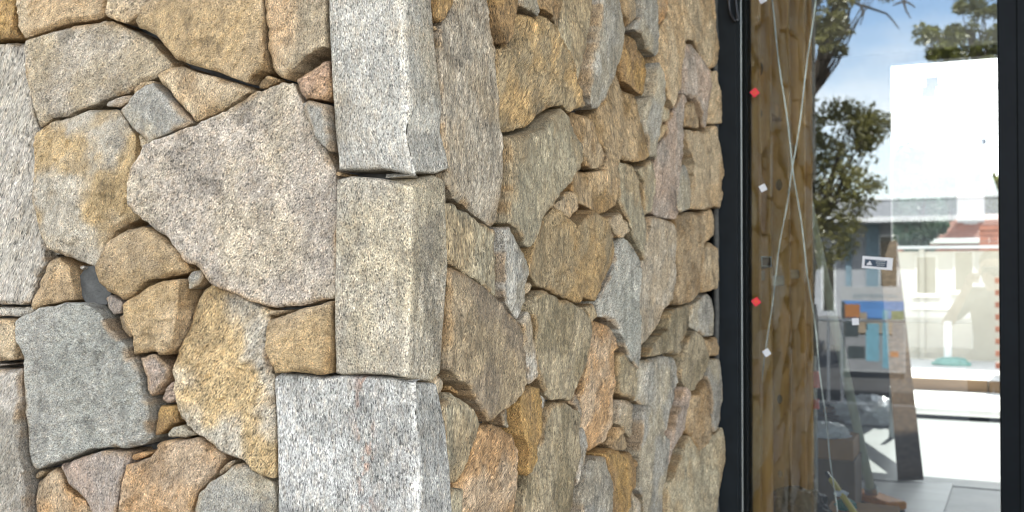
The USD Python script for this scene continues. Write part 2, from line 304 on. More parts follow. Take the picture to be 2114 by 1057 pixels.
# ---------------------------------------------------------------- the stone wall
# Outlines of the stones as they are seen on the two wall faces; every outline is laid out on its wall plane and gets its own depth.
CROP = {'A': (0, 0, 528 / 1057), 'B': (0, 528, 529 / 1057), 'C': (400, 0, 528 / 1057), 'D': (400, 528, 529 / 1057),
        'E': (880, 0, 360 / 1057), 'F': (880, 350, 360 / 1057), 'G': (880, 697, 360 / 1057), 'H': (1160, 0, 360 / 1057), 'I': (1160, 350, 360 / 1057), 'J': (1160, 697, 360 / 1057),
        'P': (0, 0, 1.0), 'R': (0, 0, 1.0)}
TRACE = '''
A o 0 0 72 0 70 60 75 140 80 158 0 170
A t 72 0 445 0 425 55 400 72 300 95 200 125 130 155 95 160 75 120
A t 450 0 585 0 592 22 560 70 530 97 500 95 440 72 425 45
A b 125 165 200 140 300 108 425 80 450 82 510 112 560 130 610 165 650 215 700 265 690 285 640 310 560 340 520 370 440 405 370 435 270 480 200 490 140 525 125 470 118 350 115 200
P y 283 45 295 18 350 0 548 0 548 60 551 130 545 148 520 165 512 172 490 165 440 148 400 136 362 124 345 100 320 75 290 60
A t 640 310 700 275 740 268 800 290 860 305 980 340 1040 375 1000 400 940 450 890 475 820 512 800 490 770 460 700 380 660 340
A g 490 455 540 400 620 345 640 340 680 375 740 430 800 490 810 512 740 545 620 597 600 575 545 535 510 485
A m 405 430 450 405 520 385 525 415 470 440 430 437
A t 530 400 535 360 580 335 640 322 645 335 600 350 560 380
A b 555 545 600 575 618 600 590 650 570 670 560 620
P Y 73 270 100 250 175 225 215 221 240 224 250 240 265 260 275 280 279 325 276 375 272 395 276 425 278 452 250 465 225 480 215 505 205 535 190 552 165 543 140 530 115 515 105 498 97 485 90 465 83 410 77 360 74 310
A g 185 1000 205 995 228 1020 232 1057 196 1057
P L 0 85 50 83 55 100 57 160 62 230 70 300 75 380 82 430 90 490 97 528 100 540 84 573 70 608 65 628 50 630 0 630
P M 597 167 570 167 520 187 475 215 410 256 360 278 315 300 300 325 283 345 278 380 280 425 300 450 325 475 350 500 370 528 392 553 415 570 435 593 465 608 515 628 545 636 600 634 640 625 675 618 685 610 686 558 687 450 684 380 679 350 670 330 650 295 635 260 620 220 607 190
C T 305 0 545 0 548 195 500 215 430 255 390 300 370 325 340 315 310 280 302 200
C r 235 355 260 320 300 305 340 322 330 340 260 362
C P 400 325 470 285 550 232 552 395 530 418 480 405 445 410 425 385
C g 440 425 480 412 555 425 565 500 572 640 540 610 500 555 470 500
C t 568 695 592 688 602 712 585 732 572 722
B t 160 90 220 15 245 5 290 40 300 100 308 180 270 190 180 210 140 232 135 200 150 140
B w 305 45 325 35 345 50 320 65
P y 200 553 210 533 230 492 260 472 290 466 320 477 345 495 367 525 381 558 370 568 325 576 295 586 280 603 260 620 245 620 220 606 205 583
B y 505 200 560 160 610 120 700 95 745 90 750 190 740 300 725 370 690 412 650 400 590 405 545 415 545 340 520 300 510 250
B p 415 175 440 158 490 190 485 245 460 250 430 215
B b 475 250 500 240 520 290 545 338 520 335 485 300
B g 750 90 770 65 810 55 830 85 800 125 760 145
B t 765 42 800 42 802 54 768 60
P Y 420 583 435 593 480 610 500 623 543 641 545 653 543 693 545 738 553 768 560 808 567 878 570 992 550 983 520 963 490 948 460 938 440 918 425 908 395 898 370 878 358 868 356 808 353 753 360 728 370 693 373 653 385 618 400 593
B G 70 265 110 235 200 205 330 188 400 200 440 240 480 300 540 370 570 440 590 510 600 580 620 600 615 690 620 750 580 785 500 800 440 795 360 805 280 840 210 860 150 885 130 870 105 800 105 700 95 600 80 400 72 320
B w 0 210 90 210 110 230 75 255 0 250
B w 95 208 125 205 132 230 110 235
B t 0 258 65 260 70 330 65 380 50 435 20 440 0 440
B o 65 380 85 370 90 430 65 432
B p 0 445 40 440 85 435 90 458 0 462
B L 0 465 85 462 92 560 95 700 105 830 125 900 125 1057 0 1057
B p 575 420 640 402 665 430 698 465 690 510 640 570 615 588 595 560 600 500
B p 640 575 690 515 700 560 705 600 665 618 630 600
B o 625 640 640 620 705 620 712 690 680 710 640 745 622 750
B g 675 735 700 705 730 700 770 725 790 745 740 757 680 755
B r 605 795 640 765 660 760 650 790 630 803
B n 535 820 580 808 635 805 620 825 560 850 535 848
B p 222 860 290 845 370 815 440 803 528 808 525 880 500 950 480 1057 410 1057 350 1010 270 950 235 900
B n 130 940 160 900 200 880 230 900 270 960 340 1010 400 1057 130 1057
B g 112 900 150 890 155 910 120 940
B N 530 860 630 825 655 770 680 758 770 760 800 750 860 780 920 830 900 870 860 920 830 970 790 1057 482 1057 500 980
B m 870 920 900 870 950 840 965 850 930 890 890 920
P g 395 1057 415 1018 440 988 475 960 500 953 525 973 565 996 572 1057
D y 285 325 300 270 330 250 420 220 500 205 570 180 572 300 570 400 568 490 530 500 480 488 420 480 355 485 340 440 310 395
D t 290 225 400 217 370 240 320 250 292 245
D t 305 485 320 430 345 465 335 485 320 492
E o 90 0 230 0 200 45 150 110 120 140 95 100
E t 90 130 120 160 110 210 92 225
R B 955 4 975 0 1018 0 1021 27 1026 61 1033 95 1035 136 1038 187 1040 238 1042 283 1042 340 1045 394 1043 435 1041 463 1033 469 1019 467 1009 455 992 445 975 435 958 421 941 411 928 391 922 375 925 345 919 290 917 204 914 136 912 82 925 50 940 20
E o 410 0 550 0 552 100 510 180 490 260 450 280 430 170 415 70
E g 560 40 580 0 640 0 690 50 700 75 690 100 640 65 590 60
E O 460 300 500 230 520 150 560 75 600 65 650 75 690 105 705 70 740 110 780 160 820 220 870 300 890 380 900 440 920 500 940 560 965 640 930 670 905 695 870 680 830 640 760 660 710 700 690 750 680 775 600 790 540 810 480 815 475 700 465 500 455 400
E r 690 0 835 0 835 180 815 180 770 120 730 75 700 40
E v 840 0 1020 0 1000 120 985 280 968 420 945 520 920 480 895 370 860 280 830 190 840 100
H W 195 0 320 0 345 80 385 180 385 250 350 350 310 440 280 510 240 610 200 660 170 665 145 630 130 580 140 480 150 370 175 250 190 100
R v 1045 279 1071 278 1098 269 1115 261 1125 245 1146 228 1163 223 1176 235 1180 259 1193 279 1202 300 1200 327 1193 341 1193 352 1180 370 1163 394 1142 415 1132 435 1118 459 1108 486 1095 510 1084 513 1076 496 1066 476 1047 462 1045 384
R r 1182 238 1201 228 1211 238 1230 245 1235 290 1247 317 1245 345 1225 350 1205 345 1200 320 1203 300 1190 275
R R 1242 218 1262 167 1280 140 1292 165 1296 180 1318 195 1320 235 1330 266 1335 300 1333 330 1312 335 1296 335 1280 332 1277 365 1277 400 1272 425 1262 440 1250 446 1235 432 1207 418 1198 390 1200 352 1225 352 1247 347 1249 317 1237 290 1232 245
F t 800 220 870 140 920 130 950 200 945 260 890 310 850 290 820 250
R O 1142 428 1159 442 1180 472 1186 455 1203 432 1208 432 1228 449 1252 473 1269 496 1277 517 1269 551 1252 582 1238 616 1231 624 1208 616 1197 626 1186 622 1142 607 1118 592 1101 571 1098 551 1112 496 1129 449
R v 924 415 948 421 968 433 992 452 1016 467 1031 477 1034 520 1036 560 1038 616 1026 612 1009 595 975 571 948 551 924 536
F W 440 370 480 345 530 390 570 440 610 490 630 570 630 650 620 780 590 870 565 920 540 880 500 820 470 780 455 600 450 450
R u 924 554 938 551 968 571 992 588 1023 619 1050 646 1071 670 1077 697 1083 731 1084 782 1074 816 1064 833 1040 847 1016 867 999 872 989 853 975 830 948 799 934 779 917 765 924 700
G w 80 240 120 215 160 250 165 300 140 350 90 385
G o 175 285 200 280 245 330 240 360 200 340
G v 90 400 140 370 175 330 220 370 270 410 320 510 310 570 280 680 240 770 210 890 190 900 110 890 105 700 100 500
G v 105 910 200 905 200 1057 105 1057
G N 330 570 350 530 420 515 500 560 555 590 580 680 590 830 590 950 570 1057 195 1057 230 870 260 750 290 650
G r 400 500 470 455 500 530 440 515
G g 490 460 545 420 550 560 510 540
G o 545 400 580 320 620 288 680 300 690 340 695 500 690 600 660 720 630 820 600 845 590 800 580 650 555 570
G w 690 335 720 340 748 380 735 460 710 500 697 490
R w 1076 663 1084 640 1091 657 1098 677 1098 731 1103 779 1088 794 1084 765 1081 697
R d 1091 619 1105 602 1118 597 1146 612 1173 622 1197 633 1217 650 1221 684 1217 714 1207 762 1197 782 1186 820 1180 831 1166 825 1142 828 1129 813 1115 782 1105 755 1100 717 1098 684
F v 990 830 1020 810 1045 840 1045 890 1010 940 990 880
F t 620 680 660 690 640 770 620 770
R d 1135 837 1149 828 1163 828 1180 835 1190 847 1195 888 1193 969 1188 1038 1176 1057 1084 1057 1094 1014 1108 956 1118 901 1127 860
G b 880 400 910 330 940 380 970 440 960 490 930 500 925 430
J w 100 540 140 545 160 590 155 700 120 820 105 900
J W 150 740 200 715 235 720 250 790 270 880 265 1057 105 1057 110 950 130 800
R N 1225 670 1242 662 1266 667 1279 684 1281 720 1278 765 1278 816 1276 867 1269 908 1252 925 1242 937 1228 922 1216 888 1211 860 1203 823 1211 799 1213 748 1218 697
J r 150 720 165 690 190 695 175 720
J d 345 100 370 90 400 130 440 190 465 260 450 370 440 395 400 370 350 345
R G 1289 486 1306 500 1323 527 1334 551 1334 585 1327 622 1330 663 1327 710 1325 741 1318 762 1310 758 1300 734 1291 717 1289 704 1276 677 1259 660 1242 655 1237 629 1245 602 1259 571 1272 541 1279 517
R B 1334 547 1334 513 1344 493 1347 470 1351 445 1371 452 1386 459 1392 493 1395 541 1397 582 1392 619 1378 646 1371 677 1340 715 1327 740 1330 663 1327 622 1336 585
R d 1381 643 1395 636 1429 628 1427 677 1419 690 1405 710 1412 724 1398 733 1375 729 1347 736 1329 740 1340 717 1371 677
R v 1278 350 1278 334 1296 335 1312 352 1323 377 1329 418 1334 452 1334 486 1335 541 1327 520 1310 496 1300 469 1289 445 1276 415 1277 377
I t 250 290 330 270 350 260 385 310 405 370 370 410 345 415 300 370 260 320
R v 1314 350 1335 330 1351 327 1353 360 1352 440 1334 445 1329 401 1322 372
R p 1412 190 1414 220 1410 272 1409 306 1402 340 1400 380 1395 411 1395 435 1388 452 1375 452 1352 440 1353 360 1351 327 1357 300 1375 272 1378 245 1395 221
H g 545 380 575 440 600 540 605 640 590 720 575 850 575 940 565 1000 530 950 515 860 505 780 505 680 520 600 540 500
H o 380 200 420 200 460 240 500 310 545 380 540 480 530 570 510 580 460 540 400 490 385 430 375 300
H t 330 0 440 0 430 60 410 120 385 170 350 90
H g 450 0 570 0 575 150 575 300 550 345 520 330 490 290 455 220 400 180 440 80
H n 575 0 640 0 645 60 610 120 590 150 575 100
H t 650 0 730 80 740 170 760 250 745 380 745 550 700 590 670 660 640 600 610 520 580 400 570 330 580 200 600 150 645 70
H v 600 640 640 660 655 690 625 740 590 740
H y 580 780 625 740 640 790 600 850 575 870
H t 640 0 945 0 940 180 950 320 935 400 900 430 870 400 830 330 790 260 750 240 735 150 730 80 680 30
H p 740 260 790 265 830 340 870 430 885 600 890 720 870 785 830 730 800 620 745 560 745 400
H r 750 640 800 600 830 720 865 790 820 780 755 770
H t 880 430 910 430 930 520 955 600 960 750 890 750 895 640 880 520
R t 1417 266 1456 269 1466 257 1485 262 1489 307 1485 360 1483 401 1480 430 1463 433 1432 432 1432 390 1430 341 1422 307
R g 1405 345 1418 340 1428 365 1431 395 1425 432 1398 442 1396 411
R r 1397 444 1422 437 1446 439 1449 462 1449 541 1449 602 1429 619 1398 631 1396 610 1398 554 1395 486
R t 1449 442 1470 427 1483 439 1483 486 1466 496 1456 508 1449 503
I t 855 470 900 440 925 480 935 680 925 720 860 745 850 600
R g 1432 629 1460 605 1470 619 1477 656 1475 690 1463 701 1443 687 1431 677
R d 1414 717 1419 690 1432 682 1456 697 1460 731 1458 765 1449 782 1429 809 1420 809 1410 782 1409 748
J t 880 0 935 0 950 110 885 115
J g 490 130 560 120 640 110 700 110 725 190 720 300 690 430 660 560 620 595 590 560 540 490 490 400 450 390 470 250
J g 880 120 935 130 940 300 945 520 905 570 890 500 885 350 865 240
J r 855 250 885 300 890 500 900 580 860 640 810 700 790 640 755 560 760 440 770 350 800 330
J p 725 300 765 340 755 440 750 560 700 620 670 700 640 790 625 850 650 680 670 540 690 440
J v 640 850 680 750 750 600 770 590 810 700 820 780 840 900 830 990 830 1057 610 1057 610 900 630 860
J v 815 710 870 650 945 550 955 700 945 900 930 1057 835 1057 835 900 820 780
J g 445 400 490 400 540 490 590 570 620 610 625 700 620 850 610 900 605 1057 510 1057 470 970 440 910 440 700 430 560
J b 345 375 400 380 440 400 435 620 420 600 350 530
J r 320 650 345 545 400 600 415 650 390 680 340 690
J o 245 690 300 670 360 700 415 690 430 740 440 900 400 970 380 1057 275 1057 270 870 250 780
J b 380 1057 420 940 460 980 500 1057
'''
# tone code: base colour, patch colour, patch amount, fleck direction in degrees (90 = upright), streak stretch
TONE = {
 'g': ((.34, .33, .30), (.40, .36, .28), .35, 80, 1.6), 'G': ((.37, .375, .345), (.45, .445, .41), .5, 25, 1.6), 'w': ((.48, .46, .42), (.42, .36, .27), .3, 85, 2.0), 'W': ((.44, .43, .40), (.36, .33, .27), .4, 80, 2.2),
 'b': ((.44, .37, .265), (.46, .41, .34), .5, 40, 1.5), 'B': ((.40, .36, .30), (.36, .30, .22), .4, 80, 2.0), 'm': ((.42, .38, .33), (.46, .41, .33), .5, 40, 1.4), 'M': ((.405, .36, .31), (.44, .385, .305), .55, 50, 1.5),
 't': ((.48, .355, .215), (.48, .39, .27), .5, 60, 1.8), 'T': ((.48, .35, .22), (.42, .35, .25), .55, 50, 1.6), 'o': ((.42, .275, .11), (.30, .20, .10), .5, 75, 2.2), 'O': ((.41, .29, .145), (.30, .24, .15), .5, 80, 3.0),
 'y': ((.49, .38, .245), (.48, .355, .20), .45, 40, 1.5), 'Y': ((.48, .36, .20), (.47, .43, .36), .5, 55, 2.0), 'r': ((.285, .20, .11), (.40, .31, .20), .5, 78, 3.0), 'R': ((.27, .185, .09), (.42, .32, .20), .45, 82, 3.5),
 'p': ((.42, .33, .27), (.38, .33, .29), .5, 70, 2.0), 'P': ((.40, .28, .20), (.33, .21, .11), .5, 30, 1.6), 'n': ((.44, .27, .13), (.40, .31, .21), .5, 60, 1.8), 'N': ((.46, .295, .155), (.48, .37, .26), .4, 65, 2.0),
 'u': ((.295, .24, .175), (.43, .345, .23), .5, 70, 1.8), 'v': ((.40, .36, .265), (.37, .30, .195), .45, 82, 2.4), 'd': ((.25, .21, .135), (.37, .315, .22), .5, 85, 2.2), 'L': ((.365, .34, .295), (.42, .39, .35), .5, 88, 4.0)}
YC, XR, YE = 1.684, -1.0, 4.137          # front wall plane y, return wall plane x, far end of the return wall
def to3(face, u, v, h):
    u, v, h = np.broadcast_arrays(u, v, h)
    return np.stack([u, YC - h, v], -1) if face == 'F' else np.stack([XR + h, u, v], -1)
def unproject(face, P):
    if face == 'F':
        q = at_y(P[:, 0], P[:, 1], YC); return np.stack([q[:, 0], q[:, 2]], 1)
    q = at_x(P[:, 0], P[:, 1], XR); return np.stack([q[:, 1], q[:, 2]], 1)

stones = []
for ln in TRACE.strip().splitlines():
    a = ln.split(); ox, oy, s = CROP[a[0]]
    P = np.array(list(map(float, a[2:]))).reshape(-1, 2) * s + (ox, oy)
    P[P[:, 1] < 1.5, 1] = -42; P[P[:, 1] > 1054, 1] = 1100; P[P[:, 0] < 1, 0] = -45
    face = 'F' if a[0] in 'ABCDP' else 'R'
    if face == 'R': P[:, 0] = np.minimum(P[:, 0], 1487)
    g = Polygon(P).buffer(0)
    if g.geom_type != 'Polygon': g = max(g.geoms, key=lambda q: q.area)
    stones.append([face, a[1], g])
# corner stones: outline of the front side (arris included) and of the return side, top to bottom, in picture coordinates
QUOIN = [dict(tone='w', la=[(674, -42), (677, 125), (680, 200), (686, 300), (692, 350)], ed=[(830, -42), (835, 100), (845, 225), (838, 280), (855, 362)], ri=[(910, -42), (915, 165), (917, 238), (924, 346)],
              top=(-42, -42, -42), bot=[(692, 351), (750, 352), (785, 349), (820, 356), (855, 363)], botr=[(855, 363), (866, 356), (900, 359), (924, 349)], base=(.455, .445, .415), alt=(.44, .40, .33)),
         dict(tone='y', la=[(692, 372), (688, 480), (688, 560), (685, 650), (685, 770)], ed=[(848, 384), (848, 528), (850, 560), (846, 653), (842, 770)], ri=[(918, 372), (922, 400), (924, 537), (922, 656), (917, 765)],
              topl=[(692, 370), (720, 363), (780, 367), (848, 382)], topr=[(848, 382), (868, 369), (900, 361), (918, 370)], bot=[(685, 773), (700, 776), (750, 774), (800, 776), (842, 783)], botr=[(842, 783), (870, 786), (900, 789), (917, 771)], base=(.425, .39, .325), alt=(.44, .39, .295)),
         dict(tone='w', la=[(560, 788), (567, 878), (572, 978), (575, 1100)], ed=[(853, 790), (860, 878), (866, 1100)], ri=[(906, 792), (911, 860), (916, 935), (914, 1100)],
              topl=[(562, 778), (572, 772), (615, 773), (655, 780), (700, 776), (800, 780), (853, 788)], topr=[(853, 788), (873, 789), (906, 791)], bot=[(575, 1100), (866, 1100)], botr=[(866, 1100), (914, 1100)], base=(.475, .475, .465), alt=(.40, .40, .385))]
qfront, qret = [], []
for q in QUOIN:
    topl = q.get('topl', [q['la'][0], q['ed'][0]]); topr = q.get('topr', [q['ed'][0], q['ri'][0]])
    qfront.append(Polygon(list(topl) + q['ed'] + q['bot'][::-1] + q['la'][::-1]).buffer(0))
    qret.append(Polygon(list(topr) + q['ri'] + q['botr'][::-1] + q['ed'][::-1]).buffer(0))

def partition(items, fixed, grow):
    """outlines made exclusive: overlaps go to the smaller stone, then each grows into the open joint"""
    order = sorted(range(len(items)), key=lambda i: items[i].area)
    done = {}; taken = unary_union(fixed)
    for i in order:
        g = items[i].difference(taken)
        if g.is_empty: continue
        if g.geom_type != 'Polygon': g = max((k for k in g.geoms if k.geom_type == 'Polygon'), key=lambda k: k.area)
        done[i] = g; taken = taken.union(g)
    out = {}; grown = taken
    for i in order:
        if i not in done: continue
        rest = unary_union([done[j] for j in done if j != i] + fixed + list(out.values()))
        g = done[i].buffer(grow, join_style=2, mitre_limit=1.5).difference(rest)
        if g.geom_type != 'Polygon': g = max((k for k in g.geoms if k.geom_type == 'Polygon'), key=lambda k: k.area)
        out[i] = g
    return out

def resample(ring, step):
    L = ring.length; n = max(8, int(L / step))
    return np.array([ring.interpolate(k * L / n).coords[0] for k in range(n)])

def sstep(x, a, b):
    t = np.clip((x - a) / (b - a), 0, 1); return t * t * (3 - 2 * t)

def colours(uv, base, alt, amt, seed, d=None, rust=0.0):
    p3 = np.column_stack([uv * 9.0, np.full(len(uv), seed * 3.7)])
    f = meshkit.fbm(p3, 4, seed); f2 = meshkit.fbm(p3 * 2.6 + 11, 4, seed + 5)
    w = sstep(f, .5 - .16 * amt - .04, .62)[:, None]
    c = np.array(base) * (1 - w) + np.array(alt) * w
    c = c * (0.70 + 0.60 * f2)[:, None] * np.array([1.045, .995, .91])
    dk = sstep(meshkit.fbm(p3 * 1.5 + 40, 5, seed + 9), .61, .68)[:, None]          # grey-black mineral patches
    c = c * (1 - 0.30 * dk)
    if d is not None:                                                              # weathered ochre rim on broken edges
        k = (sstep(-d, -0.016, -0.002) * sstep(meshkit.fbm(p3 * 2.2 + 70, 4, seed + 3), .46, .62))[:, None] * 0.55
        c = c * (1 - k) + np.array((.36, .215, .085)) * k
    vein = np.abs(meshkit.fbm(p3 * np.array([.55, .55, 1]) + 55, 4, seed + 13) - .5)
    vs = (1 - sstep(vein, .0, .012)) * sstep(meshkit.fbm(p3 * .5 + 15, 2, seed + 14), .5, .62)
    c = c * (1 + (.28 if seed % 2 else -.25) * vs[:, None])                            # quartz or dark seams
    st = meshkit.fbm(np.column_stack([uv[:, 0] * 16, uv[:, 1] * 3.2, np.zeros(len(uv))]), 4, 77)
    c = c * (1 - .15 * sstep(st, .52, .68))[:, None]                                   # water stains down the wall
    if rust > 0:
        r = (np.exp(-((uv[:, 0] + .118) / .022) ** 2) * sstep(meshkit.fbm(np.column_stack([uv * (60, 32), np.full(len(uv), seed)]), 4, seed + 21), .56, .64))[:, None] * rust
        c = c * (1 - r) + np.array((.34, .13, .05)) * r
    return np.clip(c, .02, .8)

def grain(uv, h, ang, stretch, seed):
    a = math.radians(ang); r = np.random.default_rng(seed)
    along = uv[:, 0] * math.cos(a) + uv[:, 1] * math.sin(a); across = -uv[:, 0] * math.sin(a) + uv[:, 1] * math.cos(a)
    return np.column_stack([along / stretch, across, h]) * r.uniform(.82, 1.40) + r.uniform(-5, 5, 3)

def relief(uv, seed, rough, size, ang=85, tilt=1.0):
    """height of a split stone face: tilted, chipped into a few facets, pitted"""
    r = np.random.default_rng(seed)
    o = r.uniform(0, 90, 3)
    P = np.column_stack([uv, np.zeros(len(uv))])
    c = uv.mean(0)
    h = (uv - c) @ r.normal(0, (0.04 + 0.03 * rough) * tilt, 2)
    h += 0.012 * (0.5 + rough) * (meshkit.fbm(P * 6 + o, 3, seed) - .5)
    for k in range(1 + int(3.4 * rough)):                                            # planes struck off by the hammer
        th = r.uniform(0, 2 * math.pi); n = np.array([math.cos(th), math.sin(th)])
        off = r.uniform(0.22, 0.48) * size
        wob = 0.03 * (meshkit.fbm(P * 14 + o + k, 3, seed + k) - .5)
        h = np.minimum(h, 0.004 - r.uniform(.10, .55) * (.45 + .6 * rough) * ((uv - c) @ n - off + wob))
    led = meshkit.fbm(P * np.array([9, 9, 1]) + o * 2, 4, seed + 31)
    h += rough * 0.007 * (sstep(led, .5, .53) + 0.8 * sstep(led, .60, .615) - .8)     # small steps where flakes came away
    h += (0.0060 + .006 * rough) * (meshkit.fbm(P * 34 + o, 4, seed + 2) - .5)
    h += 0.0036 * (meshkit.fbm(P * 120 + o, 2, seed + 4) - .5)
    a = math.radians(ang); al = uv[:, 0] * math.cos(a) + uv[:, 1] * math.sin(a); ac = -uv[:, 0] * math.sin(a) + uv[:, 1] * math.cos(a)
    fib = meshkit.fbm(np.column_stack([al * 11, ac * 62 + 1.2 * meshkit.noise(P * 15 + o, seed), np.full(len(uv), seed * 1.7)]), 3, seed + 8)   # split along the foliation
    h += (0.003 + 0.010 * rough ** 1.3) * (fib - .5)
    return h

def stone_mesh(poly, face, tone, seed, res, roll, proud, rough, coarse=False):
    r = np.random.default_rng(seed)
    poly = poly.buffer(-0.0035).buffer(0.0035) if not coarse else poly
    if poly.geom_type != 'Polygon':
        if poly.is_empty: return None
        poly = max(poly.geoms, key=lambda k: k.area)
    if poly.area < 4e-5: return None
    ring = resample(poly.exterior, res * 0.8)
    t = np.roll(ring, -1, 0) - np.roll(ring, 1, 0); t /= np.maximum(np.linalg.norm(t, axis=1), 1e-9)[:, None]
    nrm = np.stack([t[:, 1], -t[:, 0]], 1)
    P3 = np.column_stack([ring, np.full(len(ring), seed)])
    ring = ring + nrm * (0.006 * (meshkit.fbm(P3 * 30, 3, seed) - .5) + 0.003 * (meshkit.fbm(P3 * 110, 2, seed) - .5))[:, None]
    jp = Polygon(ring).buffer(0)
    if jp.geom_type != 'Polygon': jp = max(jp.geoms, key=lambda k: k.area)
    pts = [resample(jp.exterior, res * 0.8)]
    for k in (0.12, 0.35, 0.7):
        q = jp.buffer(-roll * k)
        for gq in getattr(q, 'geoms', [q]):
            if not gq.is_empty and gq.area > 2e-5: pts.append(resample(gq.exterior, res * 0.9))
    x0, y0, x1, y1 = jp.bounds
    gx, gy = np.meshgrid(np.arange(x0, x1, res), np.arange(y0, y1, res * .866)); gx[1::2] += res / 2
    G = np.column_stack([gx.ravel(), gy.ravel()]) + r.normal(0, res * .12, (gx.size, 2))
    inner = jp.buffer(-roll * 0.85)
    if not inner.is_empty:
        G = G[shapely.contains_xy(inner, G[:, 0], G[:, 1])]; pts.append(G)
    uv = np.vstack(pts)
    tri = Delaunay(uv).simplices
    cen = uv[tri].mean(1)
    tri = tri[shapely.contains_xy(jp, cen[:, 0], cen[:, 1])]
    if not len(tri): return None
    A = uv[tri]; e1, e2 = A[:, 1] - A[:, 0], A[:, 2] - A[:, 0]; ar = e1[:, 0] * e2[:, 1] - e1[:, 1] * e2[:, 0]
    tri = tri[np.abs(ar) > 1e-10]; ar = ar[np.abs(ar) > 1e-10]
    tri[ar < 0] = tri[ar < 0][:, ::-1]
    d = shapely.distance(shapely.points(uv), jp.exterior)
    size = math.sqrt(jp.area)
    rl = 0.0035 + 1.9 * roll * np.maximum(0, meshkit.fbm(np.column_stack([uv * 13, np.full(len(uv), seed * 1.1)]), 3, seed) - .40) * 2.2
    k = np.clip(1 - d / rl, 0, 1)
    fall = 0.95 * rl * k ** 1.3
    base, alt, amt, ang, st = TONE[tone]
    ang = ang + r.normal(0, 12)
    h = proud + relief(uv, seed, rough, size, ang, 1.0 if face == 'F' else .85) - fall
    h = np.maximum(h + fall, proud - (.006 + .020 * rough)) - fall                       # a chipped plate, not a dome
    h = np.maximum(h, -0.045)
    used = np.unique(tri); remap = -np.ones(len(uv), int); remap[used] = np.arange(len(used))
    uv, h, d, tri = uv[used], h[used], d[used], remap[tri]
    E = np.sort(np.vstack([tri[:, [0, 1]], tri[:, [1, 2]], tri[:, [2, 0]]]), 1)
    D = np.vstack([tri[:, [0, 1]], tri[:, [1, 2]], tri[:, [2, 0]]])
    _, ix, cnt = np.unique(E, axis=0, return_index=True, return_counts=True)
    be = D[ix[cnt == 1]]
    bv = np.unique(be); nb = len(uv); loc = {v: nb + i for i, v in enumerate(bv)}
    uvb = uv[bv]; hb = np.full(len(bv), -0.10)
    side = []
    for a, b in be: side += [[a, loc[a], loc[b]], [a, loc[b], b]]
    UV = np.vstack([uv, uvb]); H = np.concatenate([h, hb]); Dd = np.concatenate([d, np.zeros(len(bv))])
    F = np.vstack([tri, np.array(side)])
    V = to3(face, UV[:, 0], UV[:, 1], H)
    if face == 'R': pass
    jit = r.normal(1, .05)
    C = colours(UV, np.array(base) * jit, np.array(alt) * jit, amt, seed, Dd)
    Gc = grain(UV, H, ang, st * (1.0 if face == 'F' else 1.6), seed)
    return V, F, C, Gc

wall = thing('stone_wall', 'wall corner clad in split granite rubble, grey to ochre, beside the dark window frame', 'wall')
ROUGH = {'r': .9, 'R': 1.0, 'O': .8, 'Y': .8, 'o': .7, 'P': .7, 'n': .55, 'N': .6, 't': .6, 'T': .5, 'v': .5, 'd': .5, 'p': .5, 'y': .55, 'u': .4, 'b': .35, 'm': .3, 'M': .3, 'g': .3, 'G': .15, 'w': .35, 'W': .3, 'B': .3, 'L': .35}
LABELS = {}
visible = {'F': [], 'R': []}
for face in 'FR':
    idx = [i for i, s in enumerate(stones) if s[0] == face]
    fixed = qfront if face == 'F' else qret
    part = partition([stones[i][2] for i in idx], fixed, 1.6 if face == 'F' else 2.5)
    for j, i in enumerate(idx):
        if j not in part: continue
        P = np.array(part[j].exterior.coords)
        P[:, 0] = np.minimum(P[:, 0], 1488)
        g = Polygon(unproject(face, P)).buffer(0)
        if g.geom_type != 'Polygon': g = max(g.geoms, key=lambda k: k.area)
        visible[face].append(g)
        gi = g.buffer(-0.0031 if face == 'F' else -0.0048)
        if gi.is_empty: continue
        if gi.geom_type != 'Polygon': gi = max(gi.geoms, key=lambda k: k.area)
        size = math.sqrt(gi.area); seed = 100 + i
        rr = np.random.default_rng(seed)
        big = min(1.0, size / 0.25)
        proud = rr.uniform(-0.006, 0.011) * (0.6 + big) * (1.0 if face == 'F' else 1.15) - 0.014 * (size < 0.06)
        out = stone_mesh(gi, face, stones[i][1], seed, 0.0034 if face == 'F' else 0.0048, min(0.009, size * .10) * rr.uniform(.45, 1.2), proud, ROUGH[stones[i][1]])
        if out is None: continue
        V, F, C, Gc = out
        if face == 'R': F = F   # u = y, v = z, outward +x : right-handed already
        else: F = F             # u = x, v = z, outward -y
        obj('stone', (V, F), 'stone_look', wall, smooth=True, prim={'tone': (TC, C), 'grain': (T3, Gc)})

def interp_line(pts, z_of):
    p = np.array(sorted([tuple(q) for q in z_of]))
    return p

